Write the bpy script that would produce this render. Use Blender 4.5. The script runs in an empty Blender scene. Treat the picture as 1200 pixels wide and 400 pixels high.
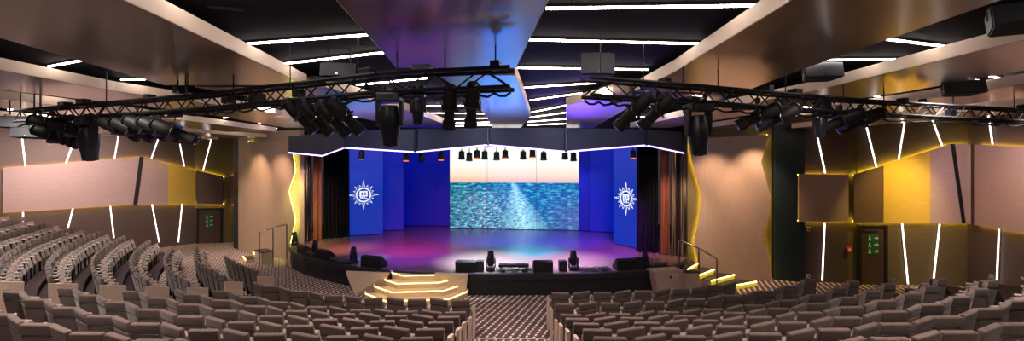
import bpy, bmesh, math, random
from mathutils import Vector, Matrix
random.seed(7)
S = bpy.context.scene
COL = S.collection
F, HX, HZ, ZC = 503.0, 600.0, 195.0, 4.35      # focal length in px, principal point, eye height
PI = math.pi
R = math.radians

# ------------------------------------------------------------------ materials
def lin(c):
    return tuple(((v/255)/12.92 if v/255 <= .04045 else (((v/255)+.055)/1.055)**2.4) for v in c) + (1.0,)

def mat(name, rgb, rough=.6, metal=0.0, var=.12, scale=6.0, bump=0.0, bscale=60.0, spec=.5, sheen=0.0, stretch=None):
    m = bpy.data.materials.new(name); m.use_nodes = True
    nt = m.node_tree; n = nt.nodes; l = nt.links
    b = n['Principled BSDF']
    b.inputs['Roughness'].default_value = rough; b.inputs['Metallic'].default_value = metal
    b.inputs['Specular IOR Level'].default_value = spec
    if sheen: b.inputs['Sheen Weight'].default_value = sheen; b.inputs['Sheen Roughness'].default_value = .4
    tc = n.new('ShaderNodeTexCoord'); mp = n.new('ShaderNodeMapping')
    l.new(tc.outputs['Object'], mp.inputs[0])
    if stretch: mp.inputs['Scale'].default_value = stretch
    nz = n.new('ShaderNodeTexNoise'); nz.inputs['Scale'].default_value = scale; nz.inputs['Detail'].default_value = 4
    l.new(mp.outputs[0], nz.inputs['Vector'])
    r = n.new('ShaderNodeValToRGB'); c = lin(rgb)
    r.color_ramp.elements[0].position = .3; r.color_ramp.elements[1].position = .7
    r.color_ramp.elements[0].color = tuple(v*(1-var) for v in c[:3])+(1,)
    r.color_ramp.elements[1].color = tuple(min(1, v*(1+var)) for v in c[:3])+(1,)
    l.new(nz.outputs[0], r.inputs[0]); l.new(r.outputs[0], b.inputs['Base Color'])
    if bump:
        n2 = n.new('ShaderNodeTexNoise'); n2.inputs['Scale'].default_value = bscale
        l.new(mp.outputs[0], n2.inputs['Vector'])
        bp = n.new('ShaderNodeBump'); bp.inputs['Strength'].default_value = bump; bp.inputs['Distance'].default_value = .01
        l.new(n2.outputs[0], bp.inputs['Height']); l.new(bp.outputs[0], b.inputs['Normal'])
    return m

def emit(name, rgb, strength):
    m = bpy.data.materials.new(name); m.use_nodes = True
    b = m.node_tree.nodes['Principled BSDF']
    b.inputs['Base Color'].default_value = (.02, .02, .02, 1)
    b.inputs['Emission Color'].default_value = lin(rgb); b.inputs['Emission Strength'].default_value = strength
    return m

M = {}
M['fabric'] = mat('taupe_fabric', (100, 82, 76), .85, 0, .16, 9, .25, 300, .3, .25)
M['fabric_pad'] = mat('taupe_fabric_pad', (140, 119, 110), .85, 0, .14, 9, .2, 300, .3, .3)
M['shell'] = mat('dark_seat_shell', (30, 24, 23), .6, 0, .1, 12)
M['arm'] = mat('pale_arm_pad', (200, 183, 173), .6, 0, .1, 12)
M['laminate'] = mat('tan_laminate', (200, 172, 154), .45, 0, .06, 5, stretch=(1, 1, 8))
M['bronze'] = mat('bronze_satin', (138, 112, 97), .32, .5, .07, 2.5, .02, 40, .5, stretch=(14, 1, 14))
_b = M['bronze'].node_tree.nodes['Principled BSDF']; _b.inputs['Coat Weight'].default_value = .9; _b.inputs['Coat Roughness'].default_value = .16
M['edge'] = mat('cream_edge', (246, 224, 202), .6, 0, .04, 3)
M['ceil'] = mat('black_ceiling', (18, 18, 22), .95, 0, .15, 2, spec=.08)
M['black'] = mat('black_metal', (15, 15, 17), .6, 0, .15, 12, .05, 90)
M['black_gloss'] = mat('black_plastic', (30, 32, 42), .3, 0, .15, 10)
M['black_cloth'] = mat('black_cloth', (17, 15, 17), .95, 0, .2, 8, .2, 200, .2)
M['grille'] = mat('speaker_grille', (46, 48, 56), .55, .3, .12, 160)
M['chrome'] = mat('chrome', (190, 185, 180), .2, 1, .04, 6)
M['header'] = mat('navy_header', (48, 52, 72), .5, .0, .08, 3)
M['wall'] = mat('bronze_wall', (92, 76, 70), .5, .25, .1, 1.5, .03, 60, stretch=(3, 3, 14))
M['olive'] = mat('olive_wall', (104, 92, 62), .5, .25, .1, 1.5, .03, 60, stretch=(3, 3, 14))
M['panel'] = mat('rose_beige_panel', (182, 156, 148), .5, .1, .05, 1.2, .03, 60, stretch=(3, 3, 14))
M['beige'] = mat('beige_panel', (186, 158, 136), .55, .05, .05, 1.5, .03, 50, stretch=(8, 8, 1))
M['brown'] = mat('brown_panel', (104, 82, 72), .5, .15, .06, 1.5, stretch=(3, 3, 14))
M['gold_lit'] = mat('gold_lit_panel', (220, 184, 76), .5, .15, .05, 1.2, stretch=(3, 3, 14))  # yellow light wash put into the panel colour
M['teal'] = mat('dark_teal_column', (26, 40, 46), .45, .1, .12, 2)
M['door'] = mat('brown_door', (72, 54, 46), .45, 0, .1, 3, stretch=(8, 8, 1))
M['stage_side'] = mat('black_stage_skirt', (24, 25, 30), .55, 0, .1, 6, stretch=(1, 1, 1))
M['stage_rim'] = mat('black_stage_rim', (38, 37, 42), .45, 0, .1, 6)
M['white_paint'] = mat('white_plastic', (225, 222, 215), .5, 0, .03, 9)
M['red'] = mat('red_plastic', (215, 40, 28), .4, 0, .05, 9)
M['green'] = mat('green_sign', (14, 96, 52), .45, 0, .05, 9)
M['cable'] = mat('grey_cable', (60, 58, 60), .5, 0, .3, 30)
M['tread'] = mat('dark_tread', (52, 44, 42), .7, 0, .2, 20, .2, 120)
M['alu'] = mat('aluminium_nosing', (205, 198, 190), .35, .8, .05, 10)
M['led'] = emit('white_led', (255, 238, 228), 16.0)
M['led_wall'] = emit('white_wall_led', (255, 240, 236), 2.2)
M['led_violet'] = emit('violet_led', (190, 160, 255), 2.6)
M['led_yellow'] = emit('yellow_led', (255, 214, 56), 13.0)
M['led_warm'] = emit('warm_step_led', (255, 226, 120), 3.2)
M['led_lime'] = emit('lime_led', (222, 232, 90), 9.0)
M['riser_led'] = emit('yellow_riser_led', (232, 200, 30), .42)
M['led_blue'] = emit('blue_led', (30, 120, 255), 2.0)
M['lamp_orange'] = emit('orange_lamp', (255, 110, 50), .8)
M['lens'] = mat('glass_lens', (40, 44, 60), .08, .4, .1, 10)
M['emblem'] = emit('white_emblem', (240, 246, 255), .62)

def carpet(name, base, light, period, width, ang, dash):
    m = bpy.data.materials.new(name); m.use_nodes = True
    nt = m.node_tree; n = nt.nodes; l = nt.links; b = n['Principled BSDF']
    b.inputs['Roughness'].default_value = .95; b.inputs['Specular IOR Level'].default_value = .2
    tc = n.new('ShaderNodeTexCoord'); mp = n.new('ShaderNodeMapping'); mp.inputs['Rotation'].default_value[2] = ang
    l.new(tc.outputs['Object'], mp.inputs[0])
    sx = n.new('ShaderNodeSeparateXYZ'); l.new(mp.outputs[0], sx.inputs[0])
    def math_(op, a, v):
        k = n.new('ShaderNodeMath'); k.operation = op
        l.new(a, k.inputs[0]); k.inputs[1].default_value = v; return k.outputs[0]
    fx = math_('FRACT', math_('DIVIDE', sx.outputs[0], period), 0); a = math_('LESS_THAN', fx, width)
    fy = math_('FRACT', math_('DIVIDE', sx.outputs[1], dash), 0); c = math_('LESS_THAN', fy, .68)
    k = n.new('ShaderNodeMath'); k.operation = 'MULTIPLY'; l.new(a, k.inputs[0]); l.new(c, k.inputs[1])
    nz = n.new('ShaderNodeTexNoise'); nz.inputs['Scale'].default_value = 2.5; l.new(tc.outputs['Object'], nz.inputs['Vector'])
    r = n.new('ShaderNodeValToRGB'); r.color_ramp.elements[0].position = .35; r.color_ramp.elements[1].position = .65
    r.color_ramp.elements[0].color = lin(base[0]); r.color_ramp.elements[1].color = lin(base[1]); l.new(nz.outputs[0], r.inputs[0])
    mx = n.new('ShaderNodeMix'); mx.data_type = 'RGBA'
    l.new(k.outputs[0], mx.inputs[0]); l.new(r.outputs[0], mx.inputs[6]); mx.inputs[7].default_value = lin(light)
    l.new(mx.outputs[2], b.inputs['Base Color'])
    return m
M['carpet'] = carpet('patterned_carpet', ((84, 66, 65), (114, 82, 76)), (232, 218, 210), .19, .3, R(20), .17)
M['tier'] = mat('plum_carpet', (66, 52, 56), .95, 0, .25, 14, .2, 200, .2)

# stage floor: glossy wood boards
M['stage_floor'] = mat('glossy_stage_boards', (112, 84, 82), .27, 0, .05, .5, spec=.5)

# ------------------------------------------------------------------ scene helpers
def W(px, py, d):
    return Vector(((px-HX)/F*d, d, ZC+(HZ-py)/F*d))
def G(px, py, z):
    return W(px, py, (ZC-z)*F/(py-HZ))

def setp(o, label=None, cat=None, group=None, kind=None):
    if label: o['label'] = label
    if cat: o['category'] = cat
    if group: o['group'] = group
    if kind: o['kind'] = kind
    return o
def empty(name, loc=(0, 0, 0), rz=0, label=None, cat=None, group=None, kind=None):
    o = bpy.data.objects.new(name, None); COL.objects.link(o); o.empty_display_size = .1
    o.location = loc; o.rotation_euler = (0, 0, rz)
    return setp(o, label, cat, group, kind)

class MB:
    def __init__(s): s.bm = bmesh.new()
    def add(s, verts, faces):
        v = [s.bm.verts.new(p) for p in verts]
        for f in faces:
            try: s.bm.faces.new([v[i] for i in f])
            except ValueError: pass
        return v
    def box(s, c, d, rot=None, bev=0, seg=2):
        t = bmesh.new(); bmesh.ops.create_cube(t, size=1)
        for v in t.verts: v.co = Vector((v.co.x*d[0], v.co.y*d[1], v.co.z*d[2]))
        if bev: bmesh.ops.bevel(t, geom=t.edges[:]+t.verts[:], offset=bev, segments=seg, affect='EDGES', profile=.6)
        mt = Matrix.Translation(Vector(c)) @ (rot.to_4x4() if rot is not None else Matrix())
        return s.merge(t, mt)
    def merge(s, t, mt=Matrix()):
        t.verts.index_update(); mp = {}
        for v in t.verts: mp[v.index] = s.bm.verts.new(mt @ v.co)
        for f in t.faces:
            try: s.bm.faces.new([mp[v.index] for v in f.verts])
            except ValueError: pass
        t.free(); return s
    def prism(s, pts, z0, z1):
        n = len(pts)
        return s.loft([Vector((p[0], p[1], z0)) for p in pts], [Vector((p[0], p[1], z1)) for p in pts])
    def loft(s, a, b):
        n = len(a)
        s.add(list(a)+list(b), [tuple(range(n-1, -1, -1)), tuple(range(n, 2*n))]+[(i, (i+1) % n, n+(i+1) % n, n+i) for i in range(n)])
        return s
    def strip(s, f0, f1, b0, b1):
        """closed bar along a polyline: four parallel rails"""
        n = len(f0); v = list(f0)+list(f1)+list(b1)+list(b0); fs = []
        for i in range(n-1):
            for k in range(4):
                a, b = k*n, ((k+1) % 4)*n
                fs.append((a+i, a+i+1, b+i+1, b+i))
        fs += [(0, n, 2*n, 3*n), (n-1, 4*n-1, 3*n-1, 2*n-1)]
        s.add(v, fs); return s
    def tube(s, pts, r, seg=8):
        pts = [Vector(p) for p in pts]; rings = []
        for i, p in enumerate(pts):
            t = (pts[min(i+1, len(pts)-1)]-pts[max(i-1, 0)]).normalized()
            u = t.cross(Vector((0, 0, 1)))
            if u.length < .01: u = t.cross(Vector((0, 1, 0)))
            u.normalize(); w = t.cross(u)
            rr = r[i] if isinstance(r, (list, tuple)) else r
            rings.append([p+u*rr*math.cos(2*PI*k/seg)+w*rr*math.sin(2*PI*k/seg) for k in range(seg)])
        v = [q for g in rings for q in g]; fs = []
        for i in range(len(pts)-1):
            for k in range(seg):
                fs.append((i*seg+k, i*seg+(k+1) % seg, (i+1)*seg+(k+1) % seg, (i+1)*seg+k))
        fs.append(tuple(range(seg-1, -1, -1))); fs.append(tuple(range((len(pts)-1)*seg, len(pts)*seg)))
        s.add(v, fs); return s
    def mesh(s, name, m):
        bmesh.ops.recalc_face_normals(s.bm, faces=s.bm.faces[:])
        me = bpy.data.meshes.new(name); s.bm.to_mesh(me); s.bm.free()
        me.materials.append(M[m] if isinstance(m, str) else m); return me
    def build(s, name, m, parent=None, smooth=False):
        me = s.mesh(name, m)
        if smooth:
            me.polygons.foreach_set('use_smooth', [True]*len(me.polygons)); me.set_sharp_from_angle(angle=R(40))
        return link(name, me, parent)
def link(name, me, parent=None):
    o = bpy.data.objects.new(name, me); COL.objects.link(o)
    if parent is not None: o.parent = parent
    return o

ORD = ['first', 'second', 'third', 'fourth', 'fifth', 'sixth', 'seventh', 'eighth', 'ninth', 'tenth', 'eleventh', 'twelfth', 'thirteenth',
       'fourteenth', 'fifteenth', 'sixteenth', 'seventeenth', 'eighteenth', 'nineteenth', 'twentieth', 'twenty-first', 'twenty-second',
       'twenty-third', 'twenty-fourth', 'twenty-fifth', 'twenty-sixth']

# ------------------------------------------------------------------ camera
cam = bpy.data.cameras.new('camera'); co = bpy.data.objects.new('camera', cam); COL.objects.link(co)
co.location = (0, 0, ZC); co.rotation_euler = (PI/2, 0, 0)
cam.sensor_width = 36; cam.lens = F/1200*36; cam.shift_y = (HZ-200)/1200; cam.clip_start = .05; cam.clip_end = 200
S.camera = co
S.view_settings.view_transform = 'Standard'; S.view_settings.look = 'None'
S.view_settings.gamma = 1; S.view_settings.use_curve_mapping = False
S.view_settings.exposure = 0.85
w = bpy.data.worlds.new('world'); S.world = w; w.use_nodes = True
w.node_tree.nodes['Background'].inputs[0].default_value = (.02, .018, .018, 1)
w.node_tree.nodes['Background'].inputs[1].default_value = 1

# ------------------------------------------------------------------ seating geometry
ROWP, PITCH = .9, .56
def heading(side, s):
    if side > 0: return R(42)*min(1.25, (max(s, 0)/9.3)**1.6)
    t = [(0, 0), (3, 5), (5.5, 22), (8, 27), (9.5, 38), (13, 50), (17, 60), (24, 66)]
    for (a, p), (b, q) in zip(t, t[1:]):
        if s <= b: return R(p+(q-p)*(s-a)/(b-a))
    return R(66)
DS = .05
CURVE = {}
for side, y0 in ((1, 11.7), (-1, 11.1)):
    x, y = 0.0, y0; pts = []
    for i in range(int(24/DS)):
        th = heading(side, i*DS); pts.append((x, y, th))
        x += side*math.cos(th)*DS; y += math.sin(th)*DS
    CURVE[side] = pts
def row_pt(side, s, off):
    x, y, th = CURVE[side][max(0, min(len(CURVE[side])-1, int(round(s/DS))))]
    return x+side*math.sin(th)*off, y-math.cos(th)*off, th
def row_z(side, k):
    return max(0.0, .21*(k-2)) if side < 0 else max(0.0, .23*(k-2.8))
def walk(side, k, sa, sb):
    """seat centres along row k between base parameters sa and sb"""
    off = ROWP*(k-1); n = int((sb-sa)/.02); acc = PITCH/2; out = []; p = None; s = sa; run = 0
    for i in range(n+1):
        s = sa+(sb-sa)*i/n
        i0 = s/DS; a = int(i0); fr = i0-a
        x0, y0, t0 = row_pt(side, a*DS, off); x1, y1, t1 = row_pt(side, (a+1)*DS, off)
        x, y, th = x0+(x1-x0)*fr, y0+(y1-y0)*fr, t0+(t1-t0)*fr
        if p: run += math.hypot(x-p[0], y-p[1])
        p = (x, y)
        if run >= acc: out.append((x, y, th)); acc += PITCH
    return out

# seat prototype meshes: origin on the floor, facing +Y
def seat_meshes():
    d = {}
    tilt = Matrix.Rotation(R(11), 3, 'X')
    b = MB()                                  # upholstered back with a slightly dished shape
    t = bmesh.new(); bmesh.ops.create_grid(t, x_segments=4, y_segments=3, size=.5)
    g = bmesh.ops.extrude_face_region(t, geom=t.faces[:])
    for v in [e for e in g['geom'] if isinstance(e, bmesh.types.BMVert)]: v.co.z = -1
    for v in t.verts:
        back = v.co.z < -.5; u, h = v.co.x, v.co.y
        wid = .465-.03*(.5-h)
        yy = (-.075 if back else 0)+.07*(u*u)*(.6 if back else 1.0)
        if back: wid *= .96
        v.co = Vector((u*wid, yy, h*.62))
    b.merge(t, Matrix.Translation((0, -.17, .46)) @ Matrix.Rotation(R(11), 4, 'X'))
    d['backrest'] = (b.mesh('backrest', 'fabric'), None)
    b = MB().box((0, -.269, .855), (.466, .08, .165), tilt, .022, 3)
    d['headrest'] = (b.mesh('headrest', 'fabric'), None)
    b = MB().box((0, -.268, .764), (.45, .07, .022), tilt, .008, 1)
    d['seam_band'] = (b.mesh('seam_band', 'shell'), None)
    b = MB().box((0, .015, .55), (.44, .11, .42), Matrix.Rotation(R(17), 3, 'X'), .03, 2)
    d['seat_cushion'] = (b.mesh('seat_cushion', 'fabric_pad'), None)
    b = MB().box((.28, -.03, .645), (.062, .36, .05), None, .014, 1)
    d['armrest'] = (b.mesh('armrest', 'arm'), None)
    b = MB().box((.28, -.06, .31), (.04, .3, .62), None, .008, 1)
    d['side_support'] = (b.mesh('side_support', 'shell'), None)
    b = MB().box((0, -.02, .2), (.43, .15, .40), None, .03, 2)
    d['seat_base'] = (b.mesh('seat_base', 'fabric_pad'), None)
    for me, _ in d.values():
        me.polygons.foreach_set('use_smooth', [True]*len(me.polygons)); me.set_sharp_from_angle(angle=R(45))
    return {k: v[0] for k, v in d.items()}
SEAT = seat_meshes()
def slanted(me, sg):
    m2 = me.copy()
    for v in m2.vertices: v.co.z += sg*v.co.x*.07*max(0, min(1, (v.co.z-.3)/.45))+.01*max(0, min(1, (v.co.z-.3)/.45))
    return m2
SLANT = {(nm, sg): slanted(SEAT[nm], sg) for nm in ('backrest', 'headrest') for sg in (1, -1)}
def panel_mesh(sx):
    b = MB()
    b.loft([Vector((sx-.03, y, z)) for y, z in ((-.34, .0), (.16, .0), (.18, .68), (-.34, .80))],
           [Vector((sx+.03, y, z)) for y, z in ((-.34, .0), (.16, .0), (.18, .68), (-.34, .80))])
    return b.mesh('end_panel', 'laminate')
ENDP = {1: panel_mesh(.32), -1: panel_mesh(-.32)}

# blocks: rows as (side, row k, from s, to s, block name, reference)
seats = []
def add_block(side, k, sa, sb, block, ref, ends):
    row = walk(side, k, sa, sb); z = row_z(side, k); n = len(row)
    for i, (x, y, th) in enumerate(row):
        yaw = side*(th+(R(3) if i % 2 else -R(2))) if block == 'far' else side*(th*.9+R(8) if i % 2 else th*.3-R(3))
        f0, f1 = side*th, yaw; x += .27*(-math.sin(f1)+math.sin(f0)); y += .27*(math.cos(f1)-math.cos(f0))
        e = None
        if i == 0 and 'a' in ends: e = -side       # inner end faces the centre
        if i == n-1 and 'b' in ends: e = side
        seats.append(dict(x=x, y=y, z=z, yaw=yaw, side=side, k=k, i=i, n=n, block=block, ref=ref, end=e))
for k in range(1, 11):
    add_block(-1, k, .98, 7.8+.17*(k-1), 'left', 0, 'a')
for k in range(1, 11):
    sb = 6.5 if k == 1 else 9.0+.06*(k-2)
    add_block(1, k, .98, sb, 'right', 0, 'a')
for k in range(0, 10):
    sa = 9.05+.13*(k-1)
    sb = sa+(4.3 if k == 0 else 7.3+.22*k)
    add_block(-1, k, sa, sb, 'far', 0, 'a')
vis = []
for s_ in seats:
    y = s_['y']
    if y < 1.5: continue
    px = HX+F*s_['x']/y; top = HZ+F*(ZC-s_['z']-.95)/y
    m_ = 18*10/y
    if -m_ < px < 1200+m_ and top < 400.5: vis.append(s_)
vis.sort(key=lambda q: q['y'])
solo, rest = vis[:300], vis[300:]
BL = {'left': ('centre aisle', 'block left of centre aisle'), 'right': ('centre aisle', 'block right of centre aisle'), 'far': ('its aisle end', 'curved side block')}
def place_seat(q):
    o = empty('theatre_seat', (q['x'], q['y'], q['z']), q['yaw']); o.scale = (1, 1, 1.04)
    a, b = BL[q['block']]; k = q['k']+(1 if q['block'] == 'far' else 0)
    lab = f"taupe theatre seat, {ORD[q['i']]} from {a}, {ORD[k-1]} row from stage, {b}"
    setp(o, lab, 'seat', {'left': 'seats left of the centre aisle', 'right': 'seats right of the centre aisle', 'far': 'seats of the curved side block'}[q['block']])
    near = q['y'] < 14
    for nm in ('backrest', 'headrest', 'seam_band', 'seat_cushion', 'armrest', 'side_support', 'seat_base'):
        if nm == 'seam_band' and q['i'] % 2: continue
        link(nm, SLANT[(nm, q['side'])] if (nm, 1) in SLANT and q['i'] % 2 and q['block'] != 'far' else SEAT[nm], o)
    if q['end']: link('end_panel', ENDP[int(q['end'])], o)['label'] = 'flat tan end panel'
for q in solo: place_seat(q)
if rest:
    bm = bmesh.new(); ids = []
    mats = []
    for q in rest:
        mt = Matrix.Translation((q['x'], q['y'], q['z'])) @ Matrix.Rotation(q['yaw'], 4, 'Z')
        for nm in ('backrest', 'headrest', 'seat_cushion', 'armrest', 'side_support', 'seat_base'):
            me = SEAT[nm]
            if me.materials[0] not in mats: mats.append(me.materials[0])
            mi = mats.index(me.materials[0]); vs = [bm.verts.new(mt @ v.co) for v in me.vertices]
            for p in me.polygons:
                f = bm.faces.new([vs[i] for i in p.vertices]); f.material_index = mi
    me = bpy.data.meshes.new('distant_seating'); bm.to_mesh(me); bm.free()
    for m_ in mats: me.materials.append(m_)
    setp(link('distant_seating', me), 'taupe theatre seats at the far ends of the curved side block', 'seating', None, 'stuff')

# ------------------------------------------------------------------ floor, tiers
def struct(mb, name, m, parent=None):
    return setp(mb.build(name, m, parent), kind='structure')
struct(MB().prism([(-30, -3), (24, -3), (24, 32), (-30, 32)], -.2, 0), 'floor', 'carpet')
AW = .86
def tier(side, k, sa, sb):
    off = ROWP*(k-1)-.42; z1 = row_z(side, k); z0 = max(0, row_z(side, k-1))-.01
    far = off+ROWP+.2
    ss = [sa+(sb-sa)*i/40 for i in range(41)]
    f0 = [Vector((*row_pt(side, s, off)[:2], 0)) for s in ss]; b0 = [Vector((*row_pt(side, s, far)[:2], 0)) for s in ss]
    up = Vector((0, 0, z1))
    mb = MB().strip([p.copy() for p in f0], [p+up for p in f0], [p.copy() for p in b0], [p+up for p in b0])
    return struct(mb, 'seating_tier', 'tier')
for k in range(3, 12):
    tier(-1, k, AW, 19.5); tier(1, k, AW, 11.0)
# centre aisle steps
for j in range(0, 20):
    z = .105*(j+1); d = 10.55-.45*j
    struct(MB().prism([(-AW+.02, d), (AW-.02, d), (AW-.02, d-.5), (-AW+.02, d-.5)], 0.001, z), 'aisle_step', 'carpet')
    if d > 8: struct(MB().box((0, d+.004, z-.012), (2*AW-.06, .035, .03)), 'step_nosing', 'alu')

# ------------------------------------------------------------------ stage
front = [(-9.98, 19.3), (-9.3, 18.2), (-8.3, 17.2), (-7.15, 16.35), (-6.2, 15.75), (-5.3, 15.25), (-4.3, 14.85), (-3.3, 14.6), (-1.4, 14.46), (0, 14.44),
         (1.5, 14.46), (2.9, 14.57), (4.0, 14.75), (4.9, 14.95), (5.6, 15.3), (6.3, 15.9), (6.9, 16.8)]
outline = front+[(7.4, 18.5), (7.2, 26.8), (-9.5, 27.2), (-11.3, 21.3)]
SZ = .72
struct(MB().prism(outline, SZ-.05, SZ), 'floor_stage', 'stage_floor')
def offset_line(pts, o):
    out = []
    for i, p in enumerate(pts):
        a = Vector(pts[max(0, i-1)]); b = Vector(pts[min(len(pts)-1, i+1)])
        t = (b-a).normalized(); out.append((p[0]+t.y*o, p[1]-t.x*o))
    return out
fr = [Vector((*p, 0)) for p in offset_line(front, .06)]; bk = [Vector((*p, 0)) for p in offset_line(front, -.1)]
up = lambda l, z: [p+Vector((0, 0, z)) for p in l]
struct(MB().strip(up(fr, SZ-.17), up(fr, SZ+.008), up(bk, SZ-.17), up(bk, SZ+.008)), 'trim_stage_rim', 'stage_rim')
fr2 = [Vector((*p, 0)) for p in front]
struct(MB().strip(up(fr2, 0), up(fr2, SZ-.1), up(bk, 0), up(bk, SZ-.1)), 'wall_stage_front', 'stage_side')

# main stage steps: four fanned levels with warm nosing lights, between tan cheek panels
st = empty('stage_steps', (-3.15, 14.2, 0), 0, 'tan fan-shaped steps with glowing yellow nosings at the centre stage front', 'steps')
def rel(o, p): return Vector(p)-o.location
lev = [(.70, [(-4.12, 14.72), (-3.62, 14.32), (-2.62, 14.42), (-2.5, 14.46)]),
       (.525, [(-4.36, 14.55), (-3.75, 13.98), (-2.42, 14.12), (-2.1, 14.42)]),
       (.35, [(-4.58, 14.3), (-3.82, 13.62), (-2.2, 13.8), (-1.78, 14.38)]),
       (.175, [(-4.82, 14.1), (-3.9, 13.28), (-2.0, 13.48), (-1.48, 14.34)])]
for z, pl in lev:
    poly = pl+[(-2.1, 14.8), (-4.1, 14.8)]
    b = MB(); b.prism([(p[0]+3.15, p[1]-14.2) for p in pl], 0.0, z-.03); stp = b.build('step', 'laminate', st)
    b = MB(); b.prism([(p[0]+3.15, p[1]-14.2) for p in pl], z-.028, z); b.build('tread', 'laminate', stp)
    line = [Vector((p[0]+3.15, p[1]-14.2, 0)) for p in pl]
    fo = [Vector((*p, 0)) for p in offset_line([(v.x, v.y) for v in line], .025)]
    b = MB().strip(up(fo, z-.016), up(fo, z+.006), up(line, z-.016), up(line, z+.006)); b.build('nosing_light', 'led_warm', stp)
    for e in (line[0], line[-1]):
        MB().box((e.x, e.y-.02, z+.03), (.06, .06, .09), None, .01, 1).build('nosing_cap', 'white_paint', stp)
b = MB().loft([Vector((-2.3, .50, .0)), Vector((-2.15, .28, 0)), Vector((-1.35, .42, 0)), Vector((-1.3, .6, 0))],
              [Vector((-2.55, .62, .74)), Vector((-2.55, .5, .74)), Vector((-1.0, .2, .74)), Vector((-1.0, .4, .74))])
b.build('cheek_panel', 'laminate', st)
b = MB().loft([Vector((.62, .2, 0)), Vector((1.6, .0, 0)), Vector((1.6, .12, 0)), Vector((.62, .42, 0))],
              [Vector((.55, .16, .74)), Vector((1.68, .08, .74)), Vector((1.68, .2, .74)), Vector((.55, .42, .74))])
b.build('cheek_panel', 'laminate', st)

# side steps, right
def side_steps(name, nos, backpts, label, mt_step):
    o = empty(name, (nos[0][1][0], nos[0][1][1], 0), 0, label, 'steps')
    for z, a, b_ in nos:
        pl = [a, b_]+backpts
        pl = [(p[0]-o.location.x, p[1]-o.location.y) for p in pl]
        s_ = MB().prism(pl, 0, z-.03).build('step', 'laminate', o)
        MB().prism(pl, z-.029, z).build('tread', 'tread', s_)
        ln = [Vector((*pl[0], 0)), Vector((*pl[1], 0))]
        fo = [Vector((*p, 0)) for p in offset_line(pl[:2], .03)]
        MB().strip(up(fo, z-.03), up(fo, z+.01), up(ln, z-.03), up(ln, z+.01)).build('nosing_light', 'led_warm', s_)
        f2 = [Vector((*p, 0)) for p in offset_line(pl[:2], .012)]
        MB().strip(up(f2, max(0, z-.15)), up(f2, z-.04), up(ln, max(0, z-.15)), up(ln, z-.04)).build('riser', 'riser_led', s_)
    return o
side_steps('side_steps', [(.70, (6.2, 15.2), (6.95, 16.1)), (.525, (6.6, 15.1), (7.5, 15.95)), (.35, (6.95, 15.0), (8.2, 15.85)), (.175, (7.25, 14.8), (8.85, 15.55))],
           [(6.95, 16.6), (6.2, 15.6)], 'short flight of steps with yellow lit risers below the wavy beige panel', 'laminate')
bx3 = empty('stair_box', (-11.15, 19.3, 0), R(-42), 'small tan box under the chrome handrail at the far curved end of the stage', 'box')
MB().box((0, 0, .27), (.9, .5, .54), None, .012, 1).build('body', 'laminate', bx3)
MB().box((0, 0, .55), (.92, .52, .03)).build('lid', 'tread', bx3)
side_steps('side_steps', [(.35, (-12.05, 20.0), (-11.7, 19.55)), (.175, (-12.45, 19.9), (-11.9, 19.2))], [(-11.62, 19.75), (-11.9, 20.15)],
           'small pair of yellow lit steps beside the tan box, behind far curved seats', 'laminate')

# railings
def railing(name, tops, zf, label):
    o = empty(name, (tops[0].x, tops[0].y, 0), 0, label, 'railing')
    b = MB().tube([p-o.location for p in tops], .03, 8); b.build('handrail', 'chrome', o, True)
    b2 = [p-o.location-Vector((0, 0, .38)) for p in tops]
    for p in tops:
        q = p-o.location
        MB().tube([(q.x, q.y, zf), q], .025, 8).build('post', 'chrome', o, True)
    return o
railing('handrail_rail', [W(796, 282, 15.0), W(819, 291, 14.8), W(840, 304, 14.75)], .02, 'slim chrome handrail descending beside the tan boxes near the striped curtain')
railing('handrail_rail', [W(336, 263, 18.4), W(320, 267, 18.3), W(304, 272, 18.2)], .02, 'slim chrome handrail at the curved end of the stage near the yellow-green edge')

# tan boxes at the stage right front
bx = empty('stair_box', (5.35, 14.85, 0), R(12), 'tan box with a red and white sticker beside the black stage front', 'box')
MB().loft([Vector((x, y, 0)) for x, y in ((-.42, -.2), (.5, -.2), (.5, .3), (-.42, .3))],
          [Vector((x, y, .78)) for x, y in ((-.6, -.2), (.5, -.2), (.5, .3), (-.6, .3))]).build('body', 'laminate', bx)
k = MB().box((.1, -.208, .57), (.34, .012, .17), None, .003, 1).build('sticker', 'white_paint', bx); k['label'] = 'white sticker with red mark'
MB().box((.02, -.218, .57), (.1, .01, .13), None, .003, 1).build('red_mark', 'red', k)
for yy in (.615, .57, .525): MB().box((.15, -.218, yy), (.07 if yy > .6 else .1, .008, .018)).build('print_line', 'red', k)
bx2 = empty('stair_box', (6.12, 14.74, 0), R(5), 'smaller plain tan box under the chrome handrail', 'box')
MB().box((0, 0, .36), (.48, .34, .72), None, .012, 1).build('body', 'laminate', bx2)
MB().box((0, 0, .735), (.5, .36, .03)).build('lid', 'tread', bx2)

# ------------------------------------------------------------------ stage set: screen, blue panels, emblems
def frame_on(A, B):
    A = Vector((A[0], A[1], 0)); B = Vector((B[0], B[1], 0)); u = (B-A).normalized()
    return A, B, u, Vector((u.y, -u.x, 0)), (B-A).length      # n points towards the camera side

def plane_obj_matrix(A, B, z):
    A, B, u, n, L = frame_on(A, B); mid = (A+B)/2
    return Vector((mid.x, mid.y, z)), math.atan2(u.y, u.x), L

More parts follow.
